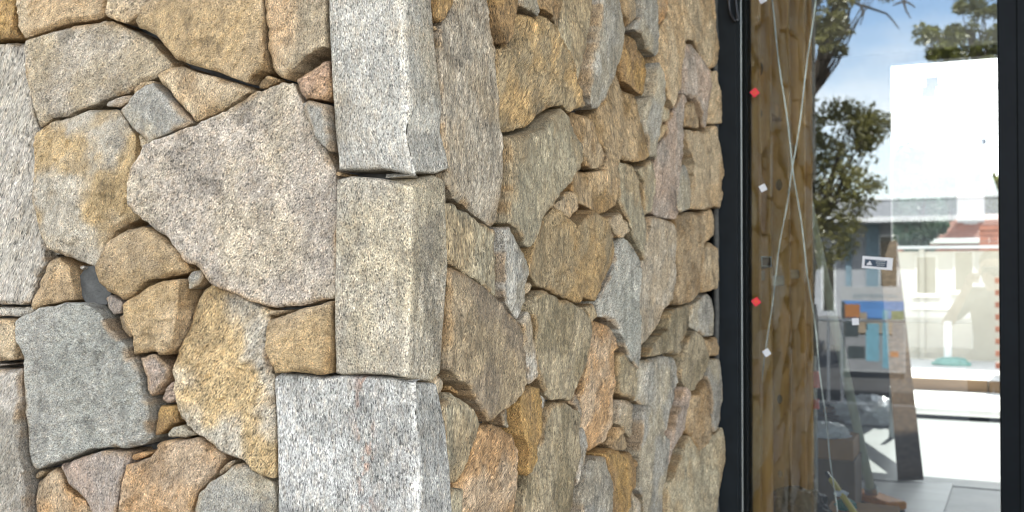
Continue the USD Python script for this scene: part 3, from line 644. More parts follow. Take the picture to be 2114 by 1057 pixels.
def quoin_mesh(la, ed, ri, topl, topr, bot, botr, base, alt, seed, res=0.0036, rust=0.0, rough=0.25):
    """corner stone: la/ed/ri are (n,2) arrays (plan coordinate, z) of its left end, arris and right end; top/bottom lines likewise on each face"""
    def fz(line, c): o = np.argsort(line[:, 0]); return np.interp(c, line[o, 0], line[o, 1])
    def fx(line, z): o = np.argsort(line[:, 1]); return np.interp(z, line[o, 1], line[o, 0])
    w1 = np.mean(ed[:, 0]) - np.mean(la[:, 0]); w2 = np.mean(ri[:, 0]) - np.mean(ed[:, 0] * 0 + YC)
    hgt = np.mean(topl[:, 1]) - np.mean(bot[:, 1])
    n1, n2, nz = max(4, int(w1 / res)), max(4, int(w2 / res)), max(6, int(hgt / res))
    S = np.concatenate([np.linspace(-1, 0, n1, endpoint=False), np.linspace(0, 1, n2 + 1)])
    tt = np.linspace(0, 1, nz + 1)
    sg, tg = np.meshgrid(S, tt)
    zc = np.zeros_like(sg); U = np.zeros_like(sg)
    zmid_t, zmid_b = topl[-1, 1], bot[-1, 1]
    z0 = zmid_b + tg * (zmid_t - zmid_b)
    eX = fx(ed, z0); lX = fx(la, z0); rY = fx(ri, z0)
    front = sg <= 0
    xf = eX + sg * (eX - lX); yr = YC + sg * (rY - YC)
    zt = np.where(front, fz(topl, xf), fz(topr, yr)); zb = np.where(front, fz(bot, xf), fz(botr, yr))
    z = zb + tg * (zt - zb)
    ux = np.where(front, xf - eX, yr - YC)                 # arc length from the arris
    uv = np.column_stack([ux.ravel(), z.ravel()])
    hr = relief(uv, seed, .12, 0.3) * 0.5
    d = np.minimum.reduce([np.where(front, (xf - lX), 9), np.where(front, 9, rY - yr), (z - zb), (zt - z)]).ravel()
    rl = 0.009; k = np.clip(1 - d / rl, 0, 1)
    hr = hr - 0.9 * rl * (1 - np.sqrt(np.maximum(1 - k * k, 0)))
    hr = hr.reshape(sg.shape)
    ch = 0.004 + 0.014 * np.maximum(0, meshkit.fbm(np.column_stack([np.full(z.size, seed * 1.3), z.ravel() * 16, np.zeros(z.size)]), 4, seed).reshape(z.shape) - .42)
    X = np.where(front, xf, eX); Y = np.where(front, YC - hr, yr)
    X = np.where(front, X, eX + hr)
    a = np.clip(1 - np.abs(ux) / (2.2 * ch), 0, 1)          # broken arris
    X = X - np.where(front, a * a * ch * .35, a * a * ch * .75); Y = Y + np.where(front, a * a * ch * .75, a * a * ch * .35)
    V = np.stack([X, Y, z], -1)
    rim = V.copy()
    n, mcols = sg.shape
    idx = np.arange(n * mcols).reshape(n, mcols)
    F = np.concatenate([np.stack([idx[:-1, :-1], idx[:-1, 1:], idx[1:, 1:]], -1).reshape(-1, 3), np.stack([idx[:-1, :-1], idx[1:, 1:], idx[1:, :-1]], -1).reshape(-1, 3)])
    ring = np.concatenate([idx[0, :], idx[1:, -1], idx[-1, -2::-1], idx[-2:0:-1, 0]])
    Vf = V.reshape(-1, 3)
    inset = Vf[ring].copy()
    fr = front.reshape(-1)[ring]
    inset[:, 1] += np.where(fr, 0.07, 0.0); inset[:, 0] -= np.where(fr, 0.0, 0.07)
    inset[:, 0] = np.minimum(inset[:, 0], np.mean(ed[:, 0]) - 0.03); inset[:, 1] = np.maximum(inset[:, 1], YC + 0.03)
    m0 = len(Vf); k2 = np.arange(len(ring)); k3 = (k2 + 1) % len(ring)
    F = np.vstack([F, np.stack([ring[k2], m0 + k3, ring[k3]], 1), np.stack([ring[k2], m0 + k2, m0 + k3], 1)])
    Vall = np.vstack([Vf, inset]); uvall = np.vstack([uv, uv[ring]]); hall = np.concatenate([hr.ravel(), np.full(len(ring), -.07)])
    dall = np.concatenate([d, np.zeros(len(ring))])
    C = colours(uvall, base, alt, .4, seed, dall * 3 + .02, rust)
    lim = sstep(-np.abs(uvall[:, 0] + 0.004), -0.014, -0.002)[:, None] * .35      # pale bruised arris
    C = np.clip(C * (1 + lim), 0, .8)
    return Vall, F, C, grain(uvall, hall, 88, 2.3 if seed != 902 else 1.5, seed)

def line_F(pts): P = np.array(pts, float); return unproject('F', P)
def line_R(pts): P = np.array(pts, float); return unproject('R', P)
qz = []
for k, q in enumerate(QUOIN):
    topl = line_F(q.get('topl', [q['la'][0], q['ed'][0]])); topr = line_R(q.get('topr', [q['ed'][0], q['ri'][0]]))
    bot, botr = line_F(q['bot']), line_R(q['botr'])
    topr[0] = (YC, topl[-1, 1]); botr[0] = (YC, bot[-1, 1])
    V, F, C, Gc = quoin_mesh(line_F(q['la']), line_F(q['ed']), line_R(q['ri']), topl, topr, bot, botr, q['base'], q['alt'], 901 + k, rust=(0.0, 0.0, 0.5)[k])
    obj('corner_stone', (V, F), 'stone_look', wall, smooth=True, prim={'tone': (TC, C), 'grain': (T3, Gc)})
    qz.append((bot[-1, 1], topl[-1, 1]))
# corner stones above and below the frame
zb, zt = qz[2][0], qz[0][1]
def plain_quoin(z0, z1, wl, wr, seed):
    j = lambda a: np.array(a, float)
    V, F, C, Gc = quoin_mesh(j([(-1.0 - wl, z0), (-1.0 - wl, z1)]), j([(-1.003, z0), (-.998, z1)]), j([(YC + wr, z0), (YC + wr, z1)]), j([(-1.0 - wl, z1), (-1.0, z1)]), j([(YC, z1), (YC + wr, z1)]), j([(-1.0 - wl, z0), (-1.0, z0)]), j([(YC, z0), (YC + wr, z0)]), (.46, .45, .42), (.42, .37, .28), seed, res=0.012)
    obj('corner_stone', (V, F), 'stone_look', wall, smooth=True, prim={'tone': (TC, C), 'grain': (T3, Gc)})
z = zt + .006; i = 0
while z < 3.55:
    h = min((.42, .36, .45, .38)[i % 4], 3.6 - z); plain_quoin(z, z + h - .008, (.33, .19)[i % 2], .135, 930 + i); z += h; i += 1
z = zb - .006
while z > -.14:
    h = min((.40, .44, .37)[i % 3], z + .15); plain_quoin(z - h + .008, z, (.19, .33)[i % 2], .135, 930 + i); z -= h; i += 1

# rubble of the same wall above, below and to the left of what the picture shows
acc = [[], [], [], []]; nv = 0
for face, (u0, u1), cw in (('F', (-3.6, -1.2), .30), ('R', (YC + .14, YE), .30)):
    vis = unary_union([g.buffer(.004) for g in visible[face]]).buffer(.01).buffer(-.01)
    P = unproject(face, np.array([(-45, -42), (690, -42), (690, 1100), (-45, 1100)] if face == 'F' else [(915, -42), (1487, -42), (1487, 1100), (915, 1100)], float))
    frame = Polygon(P).buffer(0).union(vis)
    r2 = np.random.default_rng(55)
    gu, gv = np.meshgrid(np.arange(u0 - .6, u1 + .6, cw), np.arange(-.7, 4.2, cw * .95))
    pts = np.column_stack([gu.ravel(), gv.ravel()]) + r2.uniform(-.11, .11, (gu.size, 2))
    vo = Voronoi(pts)
    for k, reg in enumerate(vo.point_region):
        rg = vo.regions[reg]
        if -1 in rg or not rg: continue
        g = Polygon(vo.vertices[rg]).intersection(sbox(u0, -.14, u1, 3.6)).difference(frame).buffer(-.006)
        for gg in getattr(g, 'geoms', [g]):
            if gg.is_empty or gg.geom_type != 'Polygon' or gg.area < .0012: continue
            sd = 2000 + k; tn = 'gbtyvrMBtpo'[sd % 11]
            o = stone_mesh(gg, face, tn, sd, .016, .018, .004, .35, coarse=True)
            if o is None: continue
            acc[0].append(o[0]); acc[1].append(o[1] + nv); acc[2].append(o[2]); acc[3].append(o[3]); nv += len(o[0])
obj('rubble_stones', (np.vstack(acc[0]), np.vstack(acc[1])), 'stone_look', wall, smooth=True, kind='stuff', prim={'tone': (TC, np.vstack(acc[2])), 'grain': (T3, np.vstack(acc[3]))})
# bed of mortar behind the stones, and the plain mortar left open in one joint
obj('mortar', [bx(-3.6, XR - .075, YC + .075, YC + .30, -.145, 3.6), bx(XR - .30, XR - .075, YC + .301, YE, -.145, 3.6)], 'mortar_look', wall)
P = np.array([(153, 572), (165, 556), (190, 553), (211, 602), (203, 624), (165, 621), (155, 605)], float)
g = Polygon(unproject('F', P)).buffer(.006)
mm = meshkit.arrays(trimesh.creation.extrude_polygon(g, 0.045))
V = to3('F', mm[0][:, 0], mm[0][:, 1], mm[0][:, 2] - .066)
obj('mortar_patch', (V, mm[1]), 'mortar_smooth_look', wall, label='smooth dark grey mortar filling a gap between stones')
# ---------------------------------------------------------------- ground, floor, shop building
obj('ground', bx(-350, 350, -350, 350, -1.2, -0.17), 'ground_look', kind='structure')
obj('footpath', bx(-60, 60, -4.6, 4.14, -0.6, -0.02), 'footpath_look', kind='structure')
obj('kerb', bx(-60, 60, -4.78, -4.604, -0.6, -0.015, .02), 'kerb_look', kind='structure')
obj('road', bx(-60, 60, -15.0, -4.784, -0.6, -0.14), 'asphalt_look', kind='structure')
obj('footpath', bx(-60, 60, -29.9, -15.004, -0.6, -0.03), 'footpath_look', kind='structure')
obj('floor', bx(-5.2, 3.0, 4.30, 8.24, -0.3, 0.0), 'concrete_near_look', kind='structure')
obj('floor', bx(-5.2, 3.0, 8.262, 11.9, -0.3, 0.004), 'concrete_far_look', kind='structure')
obj('paving', bx(-14, 14, 12.9, 14.8, -0.4, 0.0), 'paving_look', kind='structure')
obj('raised_bed_gravel', bx(-14, 14, 14.905, 18.3, -0.4, 0.14), 'paving_look', kind='structure')

sb = thing('shop_building', 'shop building shell with a dark bare interior behind the window', 'building')
obj('side_wall', bx(-5.4, -5.2, 4.30, 11.9, -.2, 4.1), 'render_dark_look', sb)
obj('front_wall', bx(-5.4, -1.31, 1.99, 4.29, -.2, 4.1), 'render_dark_look', sb)
obj('side_wall', bx(3.0, 3.2, 4.30, 11.9, -.2, 4.1), 'render_dark_look', sb)
obj('rear_wall', bx(-5.4, -0.965, 11.905, 12.1, -.2, 4.1), 'render_dark_look', sb)
obj('rear_wall', bx(2.2, 3.2, 11.905, 12.1, -.2, 4.1), 'render_dark_look', sb)
obj('lintel', bx(-0.964, 2.199, 11.906, 12.1, 3.89, 4.1), 'render_dark_look', sb)
obj('door_sill', bx(-0.963, 2.198, 11.91, 12.89, -.2, 0.006), 'frame_look', sb)
obj('door_track', bx(-0.963, 2.198, 11.93, 12.06, 0.008, 0.05, .008), 'black_steel_look', sb)
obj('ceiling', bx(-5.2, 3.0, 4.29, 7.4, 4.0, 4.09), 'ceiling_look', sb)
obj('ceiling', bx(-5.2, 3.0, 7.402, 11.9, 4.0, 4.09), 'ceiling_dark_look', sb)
obj('roof', bx(-5.5, 3.3, 1.6, 12.2, 4.101, 4.3), 'render_dark_look', sb)
obj('soffit', bx(XR + .03, 3.3, 1.70, 4.10, 3.72, 4.09), 'soffit_look', sb)
obj('upper_storey', bx(-5.5, 3.3, 1.62, 12.0, 4.302, 9.5), 'cream_look', sb)
obj('parapet', bx(-3.6, XR - .002, YC + .05, 1.985, 3.602, 4.1), 'cream_look', sb)

# ---------------------------------------------------------------- timber stud wall inside
sw = thing('stud_wall', 'brown timber stud wall with noggings, seen edge on through the window', 'stud wall')
def roughbox(b, seed, amp=.0025):
    v, f, _ = meshkit.arrays(b.subdivide_to_size(.25))
    v = v + amp * (np.stack([meshkit.noise(v * 3 + s * 9 + seed, s) for s in range(3)], -1) - .5)
    return trimesh.Trimesh(v, f, process=False)
for k, y0 in enumerate((4.290, 4.555, 5.025, 5.455, 5.70)):
    obj('stud', roughbox(bx(-.965 if k else -.93, -.87 + (.004, 0, -.002, .003, .001)[k], y0, y0 + .045, 0.0, 3.95, .003), k, .003), 'timber_look', sw)
for k, (a, b, zc) in enumerate(((4.337, 4.553, 1.582), (4.602, 5.023, 1.555), (5.072, 5.453, 1.585), (5.502, 5.698, 1.56))):
    obj('nogging', roughbox(bx(-.962, -.895, a, b, zc - .022, zc + .023, .003), 20 + k), 'timber_pale_look', sw)
for k, (a, b, zc) in enumerate(((4.602, 5.023, 2.36), (5.072, 5.453, 2.22))):
    obj('nogging', roughbox(bx(-.962, -.90, a, b, zc - .03, zc + .03, .003), 30 + k), 'timber_look', sw)
y = 4.30; k = 0
while y < 5.74:
    w = min((.185, .14, .19, .165)[k % 4], 5.75 - y)
    obj('board', roughbox(bx(-.990 - (.004, 0, .007, .002)[k % 4], -.967 - (.001, .003, 0, .002)[k % 4], y, y + w - .003, 0, 3.95, .002), 40 + k), 'timber_dark_look', sw)
    y += w; k += 1
obj('back_lining', bx(-1.29, -1.0, 4.30, 5.75, 0, 3.95), 'render_dark_look', sw)
for py_, pz, s_ in ((4.554, 2.30, .017), (5.024, 2.02, .020), (4.554, 2.50, .024), (4.554, .80, .012), (5.024, .62, .013), (4.289, .95, .010), (5.024, .98, .016)):
    c = trimesh.creation.cylinder(s_, .004, sections=14); c.apply_transform(trimesh.transformations.rotation_matrix(math.pi / 2, [1, 0, 0]))
    c.apply_scale([.8, 1, 1.4]); c.apply_translation([-.918, py_, pz]); obj('knot', c, 'bark_look', sw)

# ---------------------------------------------------------------- shop window: frame, beads, pane, mullion
win = thing('shop_window', 'tall shop window in dark aluminium with a reflecting glass pane, right of the stone wall', 'window')
obj('jamb', bx(-1.030, -.924, 4.140, 4.285, -.02, 3.70, .002), 'frame_look', win)
obj('glazing_bead', bx(-.9235, -.9115, 4.146, 4.200, .09, 3.60, .001), 'frame_look', win)
obj('bead_edge', bx(-.9112, -.9072, 4.150, 4.200, .09, 3.60), 'aluminium_look', win)
obj('gasket', bx(-.9070, -.8935, 4.158, 4.2085, .09, 3.60, .002), 'gasket_look', win)
obj('inner_jamb', bx(-.9235, -.8960, 4.2215, 4.287, .09, 3.60), 'frame_look', win)
obj('pane', bx(-.906, .046, 4.209, 4.221, .095, 3.595), 'glass_look', win)
obj('sill', bx(-.9235, 3.0, 4.140, 4.285, -.02, .088, .003), 'frame_look', win)
obj('head', bx(-.9235, 3.0, 4.140, 4.285, 3.601, 3.72, .003), 'frame_look', win)
obj('mullion', bx(.036, .185, 4.120, 4.200, .089, 3.600, .004), 'mullion_look', win)
obj('mullion', bx(.050, .170, 4.2215, 4.300, .089, 3.600, .004), 'mullion_look', win)
obj('mullion_groove', bx(.098, .102, 4.1185, 4.1199, .089, 3.600), 'gasket_look', win)
obj('pane', bx(.060, 2.97, 4.2091, 4.2211, .095, 3.595), 'glass_look', win)
obj('jamb', bx(2.971, 3.05, 4.140, 4.285, .089, 3.600, .003), 'frame_look', win)

# sealant squeezed between the end stones and the jamb
zs = np.linspace(-.02, 3.6, 240); w_ = meshkit.fbm(np.column_stack([zs * 9, zs * 0, zs * 0 + 3]), 4, 9)
obj('sealant', tube(np.column_stack([-1.012 + .010 * (w_ - .5), np.full(240, 4.139), zs]), .011, 8), 'mortar_smooth_look', win, smooth=True)
# loop of black cable hanging on the frame
q = [at_y(a, b, 4.128) for a, b in ((1506, -60), (1505, -20), (1505, 12), (1508, 28), (1514, 40), (1521, 46), (1523, 34), (1520, 12), (1517, -20), (1516, -60))]
q = np.array(q); q[4:6, 1] -= .006
tq = np.linspace(0, 1, 60); qs = np.stack([np.interp(tq, np.linspace(0, 1, len(q)), q[:, k]) for k in range(3)], 1)
qs = np.stack([np.convolve(np.pad(qs[:, k], 3, 'edge'), np.ones(7) / 7, 'valid') for k in range(3)], 1)
obj('cable', tube(qs, .0065, 10), 'black_plastic_look', smooth=True, label='loop of glossy black cable hanging at the top of the dark frame', cat='cable')

# stickers on the glass
def sticker(name, px, py, wpx, hpx, ang, mat, label, cat='sticker', y=4.2075, group=None, t=.0008):
    c = at_y(px, py, y); s = np.linalg.norm(at_y(px + 1, py, y) - c), np.linalg.norm(at_y(px, py + 1, y) - c)
    a = math.radians(ang); ex = np.array([math.cos(a), 0, math.sin(a)]); ez = np.array([-math.sin(a), 0, math.cos(a)])
    w = wpx * s[0] / 2; h = hpx * s[1] / 2
    return obox(c, ex * w, np.array([0, t / 2, 0]), ez * h)
for px, py, an, lb in ((1558, 191, 38, 'upper red square sticker on the glass before the timber studs'), (1561, 623, 36, 'lower red square sticker on the glass below the black steel tube')):
    p = thing('red_sticker', lb, 'sticker', group='red stickers on the glass')
    obj('label', sticker('', px, py, 15, 15, an, '', ''), 'red_sticker_look', p)
    obj('print', sticker('', px, py, 8, 8, an, '', '', y=4.2066), 'navy_print_look' if False else 'red_grip_look', p)
for px, py, an, lb in ((1574, -1, 25, 'white square sticker at the top edge of the glass'), (1575, 388, 25, 'white square sticker between the two red stickers'), (1583, 728, 35, 'lowest white sticker, over a steel strap by the timber wall'), (1766, 664, 4, 'white sticker beside the reflected signboard')):
    obj('white_sticker', sticker('', px, py, 14, 14, an, '', ''), 'paper_look', label=lb, cat='sticker', group='white stickers on the glass')
for px, py, an, lb, w in ((1924, 170, 3, 'upper of two overlapping blue grey paper notes against the bright sky', 26), (1917, 190, -5, 'lower of two overlapping blue grey paper notes against the bright sky', 28), (2018, 367, 7, 'single small blue grey note in front of the chimney', 14)):
    obj('paper_note', sticker('', px, py, w, 22 if w > 20 else 18, an, '', '', y=4.2225 + (.001 if py == 190 else 0)), 'note_look', label=lb, cat='paper note', group='paper notes on the glass')
st = thing('glazing_label', 'white bordered label with dark blue panel and white emblem on the glass', 'label')
L = lambda px, py, w, h, y: sticker('', px, py, w, h, -5, '', '', y=y)
obj('backing', L(1811, 543, 63, 25, 4.2076), 'paper_look', st)
obj('panel', L(1808, 543.5, 46, 14, 4.2068), 'navy_print_look', st)
c0 = at_y(1795, 543, 4.2061); pp = 1 / 510
em = trimesh.creation.extrude_polygon(Polygon([(-5, -4), (5, -4), (4.4, -1.5), (2.6, 0), (2, 3), (.6, 4.2), (-.8, 3.2), (-1.6, 1), (-4.6, -.5), (-5.4, -2.5)]), .4)
vv = em.vertices * pp; obj('emblem', (np.column_stack([c0[0] + vv[:, 0], c0[1] - vv[:, 2], c0[2] + vv[:, 1]]), em.faces[:, ::-1]), 'paper_look', st)
for k in range(3):
    obj('print_line', L(1818, 539.5 + 4 * k, 20 - 4 * (k == 2), 1.2, 4.2061), 'grey_tube_look', st)

# ---------------------------------------------------------------- inside, near the window
def strap(name, pts, y, lb):
    P = np.array([at_y(a, b, y + dy) for a, b, dy in pts])
    t = np.linspace(0, 1, len(P)); tt = np.linspace(0, 1, 70)
    Q = np.stack([np.interp(tt, t, P[:, k]) for k in range(3)], 1)
    Q[:, 0] += .0025 * np.sin(tt * 37) ; Q[:, 1] += .004 * np.sin(tt * 23 + 1)
    obj(name, strip(Q, .0056, .0025, (1, .15, 0)), 'steel_strap_look', smooth=30, label=lb, cat='strap', group='crossed steel straps')
strap('steel_strap', [(1585, -60, 0), (1612, 150, 0), (1637, 345, 0), (1662, 520, 0), (1684, 690, 0), (1704, 860, 0), (1722, 1010, 0), (1738, 1140, 0)], 4.40, 'thin shiny steel strap running from top left down to the yellow pole')
strap('steel_strap', [(1690, -60, .03), (1663, 165, .03), (1637, 345, .018), (1616, 470, .02), (1590, 650, .02), (1566, 850, .02), (1548, 980, .02), (1530, 1140, .02)], 4.40, 'thin shiny steel strap running from top right down to the dark frame')

tb = thing('steel_tube_section', 'short black square steel tube with bare cut end, poking from the timber wall', 'steel tube')
c = at_x(1562, 545, -.90)
e1 = np.array([.10, -.20, .02]); e1 = e1 / np.linalg.norm(e1)
a1 = np.cross(e1, [0, 0, 1.0]); a1 /= np.linalg.norm(a1); b1 = np.cross(a1, e1)
end = at_y(1582, 540, 4.33); start = at_y(1551, 549, 4.47)
e1 = (end - start); ln = np.linalg.norm(e1); e1 /= ln; a1 = np.cross(e1, [0, 0, 1.0]); a1 /= np.linalg.norm(a1); b1 = np.cross(a1, e1)
hs, wl_ = .022, .0035
for sa, sb2, (aa, bb) in ((1, 0, (wl_ / 2, hs)), (-1, 0, (wl_ / 2, hs)), (0, 1, (hs - wl_, wl_ / 2)), (0, -1, (hs - wl_, wl_ / 2))):
    cc = (start + end) / 2 + a1 * sa * (hs - wl_ / 2) + b1 * sb2 * (hs - wl_ / 2)
    obj('tube_wall', obox(cc, e1 * ln / 2, a1 * aa, b1 * bb), 'black_steel_look', tb)
    ce = end + a1 * sa * (hs - wl_ / 2) + b1 * sb2 * (hs - wl_ / 2)
    obj('cut_edge', obox(ce + e1 * .0016, e1 * .0012, a1 * aa, b1 * bb), 'aluminium_look', tb)

# rubbish bag
def blob(c, r, amp, freq, seed, sub=4, flat=None):
    s = trimesh.creation.icosphere(sub, 1.0); v = np.array(s.vertices)
    n = meshkit.fbm(v * freq + seed * 7, 4, seed); rid = np.abs(2 * meshkit.fbm(v * freq * 1.7 + seed * 3 + 20, 3, seed) - 1)
    v = v * (1 + amp * (n - .5) * 2 - amp * .7 * rid)[:, None] * np.array(r) + np.array(c)
    if flat is not None: v[:, 2] = np.maximum(v[:, 2], flat + .001)
    return trimesh.Trimesh(v, s.faces, process=False)
c = at_y(1640, 1075, 4.75)
bg = thing('rubbish_bag', 'black plastic rubbish bag slumped against the foot of the timber wall', 'bag')
obj('bag', blob(c, (.20, .17, .16), .30, 2.2, 3, 5), 'bag_look', bg, smooth=True)
obj('crate_below', bx(c[0] - .16, c[0] + .20, 4.60, 4.92, 0.0, c[2] - .10, .01), 'cardboard_look', bg)

# yellow level leaning, with a roll of tape and green cloth
P0, P1 = at_y(1716, 990, 4.80), at_y(1775, 1075, 4.55)
dv = P1 - P0; P2 = P0 + dv / dv[2] * (0.02 - P0[2]) if dv[2] else P1
lv = thing('yellow_pole', 'yellow extension pole with white wrap, leaning at the bottom of the window', 'pole')
ed_ = (P2 - P0)
obj('shaft', tube([P0, P0 + ed_ * .5, P2], .013, 12, .019), 'yellow_look', lv, smooth=30)
obj('tip', tube([P0 - ed_ * .03, P0], .009, 10), 'black_plastic_look', lv, smooth=30)
wq = at_y(1736, 1019, 4.71)
tt_ = np.clip(((wq - P0) @ ed_) / (ed_ @ ed_), 0, 1)
obj('wrap', blob(P0 + ed_ * tt_, (.032, .026, .014), .35, 3, 8, 3), 'clear_plastic_look', lv, smooth=True)
c = at_y(1746, 1042, 4.95)
obj('green_cloth', blob(c, (.05, .05, .028), .35, 3, 12, 4), 'green_look', smooth=True, label='small dark green cloth beside the yellow pole', cat='cloth')
obj('cardboard_carton', bx(c[0] - .09, c[0] + .22, 4.90, 5.16, 0, c[2] - .028, .006), 'cardboard_look', label='low carton under the green cloth at the window bottom', cat='carton')

# broom: head on the floor, long pale stick leaning to the upper left
hd = at_y(1803, 1036, 7.0); hd = CAM + (hd - CAM) * ((0.10 - CAM[2]) / (hd[2] - CAM[2]))
top = at_y(1647, 320, hd[1] - 1.0)
bm = thing('broom', 'broom with orange wooden head and long pale green stick leaning left', 'broom')
dr = top - hd
obj('stick', tube([hd + dr * .02, hd + dr * .5, hd + dr], .030, 12, .026), 'broom_stick_look', bm, smooth=30)
obj('head', obox(hd + np.array([.03, -.05, .03]), (.135, -.16, 0), (.055, .046, 0), (0, 0, .026), .012), 'broom_look', bm)
obj('bristles', obox(hd + np.array([.03, -.05, -.04]), (.13, -.155, 0), (.045, .038, 0), (0, 0, .040)), 'bristle_look', bm)
obj('ferrule', tube([hd + dr * .004, hd + dr * .05], .042, 12), 'aluminium_look', bm, smooth=30)

# grey sheet on the floor
F_ = lambda px, py, z: CAM + ray(px, py) * ((z - CAM[2]) / ray(px, py)[2])
def slab(pts, z0, z1):
    P = Polygon([tuple(F_(a, b, z1)[:2]) for a, b in pts]); e = trimesh.creation.extrude_polygon(P, z1 - z0); e.apply_translation([0, 0, z0]); return e
obj('board_sheet', slab([(1775, 996), (1968, 997), (1948, 1056), (1925, 1110), (1700, 1110), (1740, 1050)], .002, .014), 'sheet_look', label='grey sheet of board lying flat on the near floor', cat='board')

# plank leaning on the jamb of the rear doorway
b0, b1 = F_(1880, 990, .015), at_y(1833, 500, 11.86)
ax = (b1 - b0); lnp = np.linalg.norm(ax); ax /= lnp
wv = np.array([1, -.1, 0.0]); wv -= ax * (wv @ ax); wv /= np.linalg.norm(wv); nv_ = np.cross(ax, wv)
pk = obox((b0 + b1) / 2, ax * lnp / 2, wv * .093, nv_ * .011, .003)
obj('plank', pk, 'plank_look', label='long brown plank leaning against the left side of the rear doorway', cat='plank')

# carton with crumpled plastic, and heap of packing plastic farther back
c = F_(1706, 985, 0.0)
cy = 6.6
c = at_y(1712, 910, cy)
cb = thing('packing_carton', 'brown carton with wrapped white parcel on top, at the end of the timber wall', 'carton')
obj('box', bx(c[0] - .14, c[0] + .16, cy - .15, cy + .2, c[2] - .09, c[2] + .035, .006), 'cardboard_look', cb)
obj('stack_base', bx(c[0] - .15, c[0] + .17, cy - .16, cy + .21, 0.0, c[2] - .092, .006), 'crate_look', cb)
obj('wrapped_parcel', blob((c[0] - .02, cy - .02, c[2] + .035), (.14, .14, .085), .28, 2.2, 21, 5, c[2] + .036), 'clear_plastic_look', smooth=True, label='white plastic wrapped parcel lying on the brown carton', cat='parcel')
c = at_y(1800, 842, 11.3)
obj('packing_plastic', blob((c[0], 11.3, .12), (.36, .22, .17), .55, 3.2, 33, 5, .004), 'clear_plastic_look', smooth=True, label='heap of crumpled clear plastic on the far floor, left of the plank', cat='plastic')
sk = thing('timber_offcuts', 'low stack of brown timber offcuts on the far floor behind the crumpled plastic', 'offcuts')
for k in range(5):
    obj('offcut', bx(c[0] - .62 + .09 * k, c[0] + .30 - .05 * k, 11.56 + .012 * k, 11.70, .006 + .048 * k, .050 + .048 * k, .003), ('plank_look', 'timber_dark_look')[k % 2], sk)
c = at_y(1685, 805, 6.2)
rt = thing('red_grip_tool', 'grey tool handle with two orange red grips beside the timber wall', 'tool')
obj('shaft', tube([(c[0], 6.2, .0), (c[0] - .005, 6.2, c[2] + .20)], .010, 10), 'grey_tube_look', rt, smooth=30)
obj('grip', tube([(c[0], 6.2, c[2] + .015), (c[0], 6.2, c[2] + .11)], .020, 12), 'red_grip_look', rt, smooth=30)
obj('grip', tube([(c[0], 6.2, c[2] - .11), (c[0], 6.2, c[2] - .055)], .018, 12), 'red_grip_look', rt, smooth=30)
c = at_y(1841, 826, 10.4)
obj('white_tube', tube([(c[0], 10.4, .004), (c[0], 10.4, c[2] + .13)], .030, 12, .022), 'white_paint_look', smooth=30, label='short white plastic tube standing by the plank', cat='tube')
# ---------------------------------------------------------------- leaves
def leaves(centres, per, spread, size, seed, squash=.7):
    r = np.random.default_rng(seed); C = np.asarray(centres, float)
    n = len(C) * per
    base = np.repeat(C, per, 0); d = r.normal(size=(n, 3)); d /= np.linalg.norm(d, axis=1)[:, None]
    p = base + d * (spread * r.uniform(.15, 1, n) ** .5)[:, None] * np.array([1, 1, squash])
    a = r.normal(size=(n, 3)); a /= np.linalg.norm(a, axis=1)[:, None]; b = np.cross(a, r.normal(size=(n, 3))); b /= np.linalg.norm(b, axis=1)[:, None]
    s = size * r.uniform(.6, 1.3, n)[:, None]
    c3 = np.cross(a, b) * s * .18
    V = np.stack([p - a * s, p + b * s * .42 + c3, p + a * s, p - b * s * .42 + c3], 1).reshape(-1, 3)
    i = np.arange(n) * 4
    F = np.concatenate([np.stack([i, i + 1, i + 2], 1), np.stack([i, i + 2, i + 3], 1)])
    return trimesh.Trimesh(V, F, process=False)

def limb(p0, p1, r0, r1, seed, n=10, wob=.12):
    r = np.random.default_rng(seed); t = np.linspace(0, 1, n)[:, None]
    L = np.linalg.norm(np.subtract(p1, p0)); P = np.array(p0) * (1 - t) + np.array(p1) * t
    off = np.cumsum(r.normal(0, wob * L / n, (n, 3)), 0); off -= off[-1] * t; return tube(P + off * np.sin(np.pi * t) ** .5, r0, 8, r1)

# ---------------------------------------------------------------- rear yard, seen through the rear doorway
fn = thing('rear_fence', 'pale cream panelled wall along the back of the rear yard', 'fence')
for k in range(11):
    x0 = -13 + k * 2.4
    obj('fence_panel', bx(x0 + .05, x0 + 2.35, 18.22, 18.27, .145, 1.93), 'cream_look', fn)
    obj('fence_post', bx(x0 - .045, x0 + .045, 18.19, 18.30, .145, 1.97, .004), 'cream_look', fn)
obj('fence_capping', bx(-13.1, 13.4, 18.16, 18.33, 1.972, 2.02, .006), 'facade_trim_look', fn)
sl = thing('timber_edging', 'weathered timber sleepers edging the white raised bed in the rear yard', 'edging')
for k in range(8):
    obj('sleeper', bx(-9.6 + k * 2.4, -9.6 + k * 2.4 + 2.385, 14.802, 14.903, -.1, .152 + .006 * (k % 2), .008), 'sleeper_look', sl)
bo = thing('white_post', 'white post on a teal weighted base standing in the rear yard', 'post')
cb_ = at_y(1957, 748, 17.3)
obj('pole', tube([(cb_[0], 17.3, .16), (cb_[0], 17.3, cb_[2] + .64)], .055, 16), 'white_paint_look', bo, smooth=30)
obj('base', blob((cb_[0] + .05, 17.25, .17), (.28, .22, .10), .22, 2.0, 44, 4, .141), 'teal_look', bo, smooth=True)
bp = thing('brick_pier', 'red brick pier at the right edge of the rear yard', 'pier')
pc = at_y(2077, 700, 16.0)
for k in range(27):
    z0 = .142 + k * .086
    if z0 > 1.60: break
    for j in range(2):
        xa = pc[0] - .08 + .115 * 2 * j - (.0575 if k % 2 else 0)
        obj('brick', bx(xa, xa + .222, 15.9, 16.01, z0, z0 + .076, .004), 'brick_look', bp)
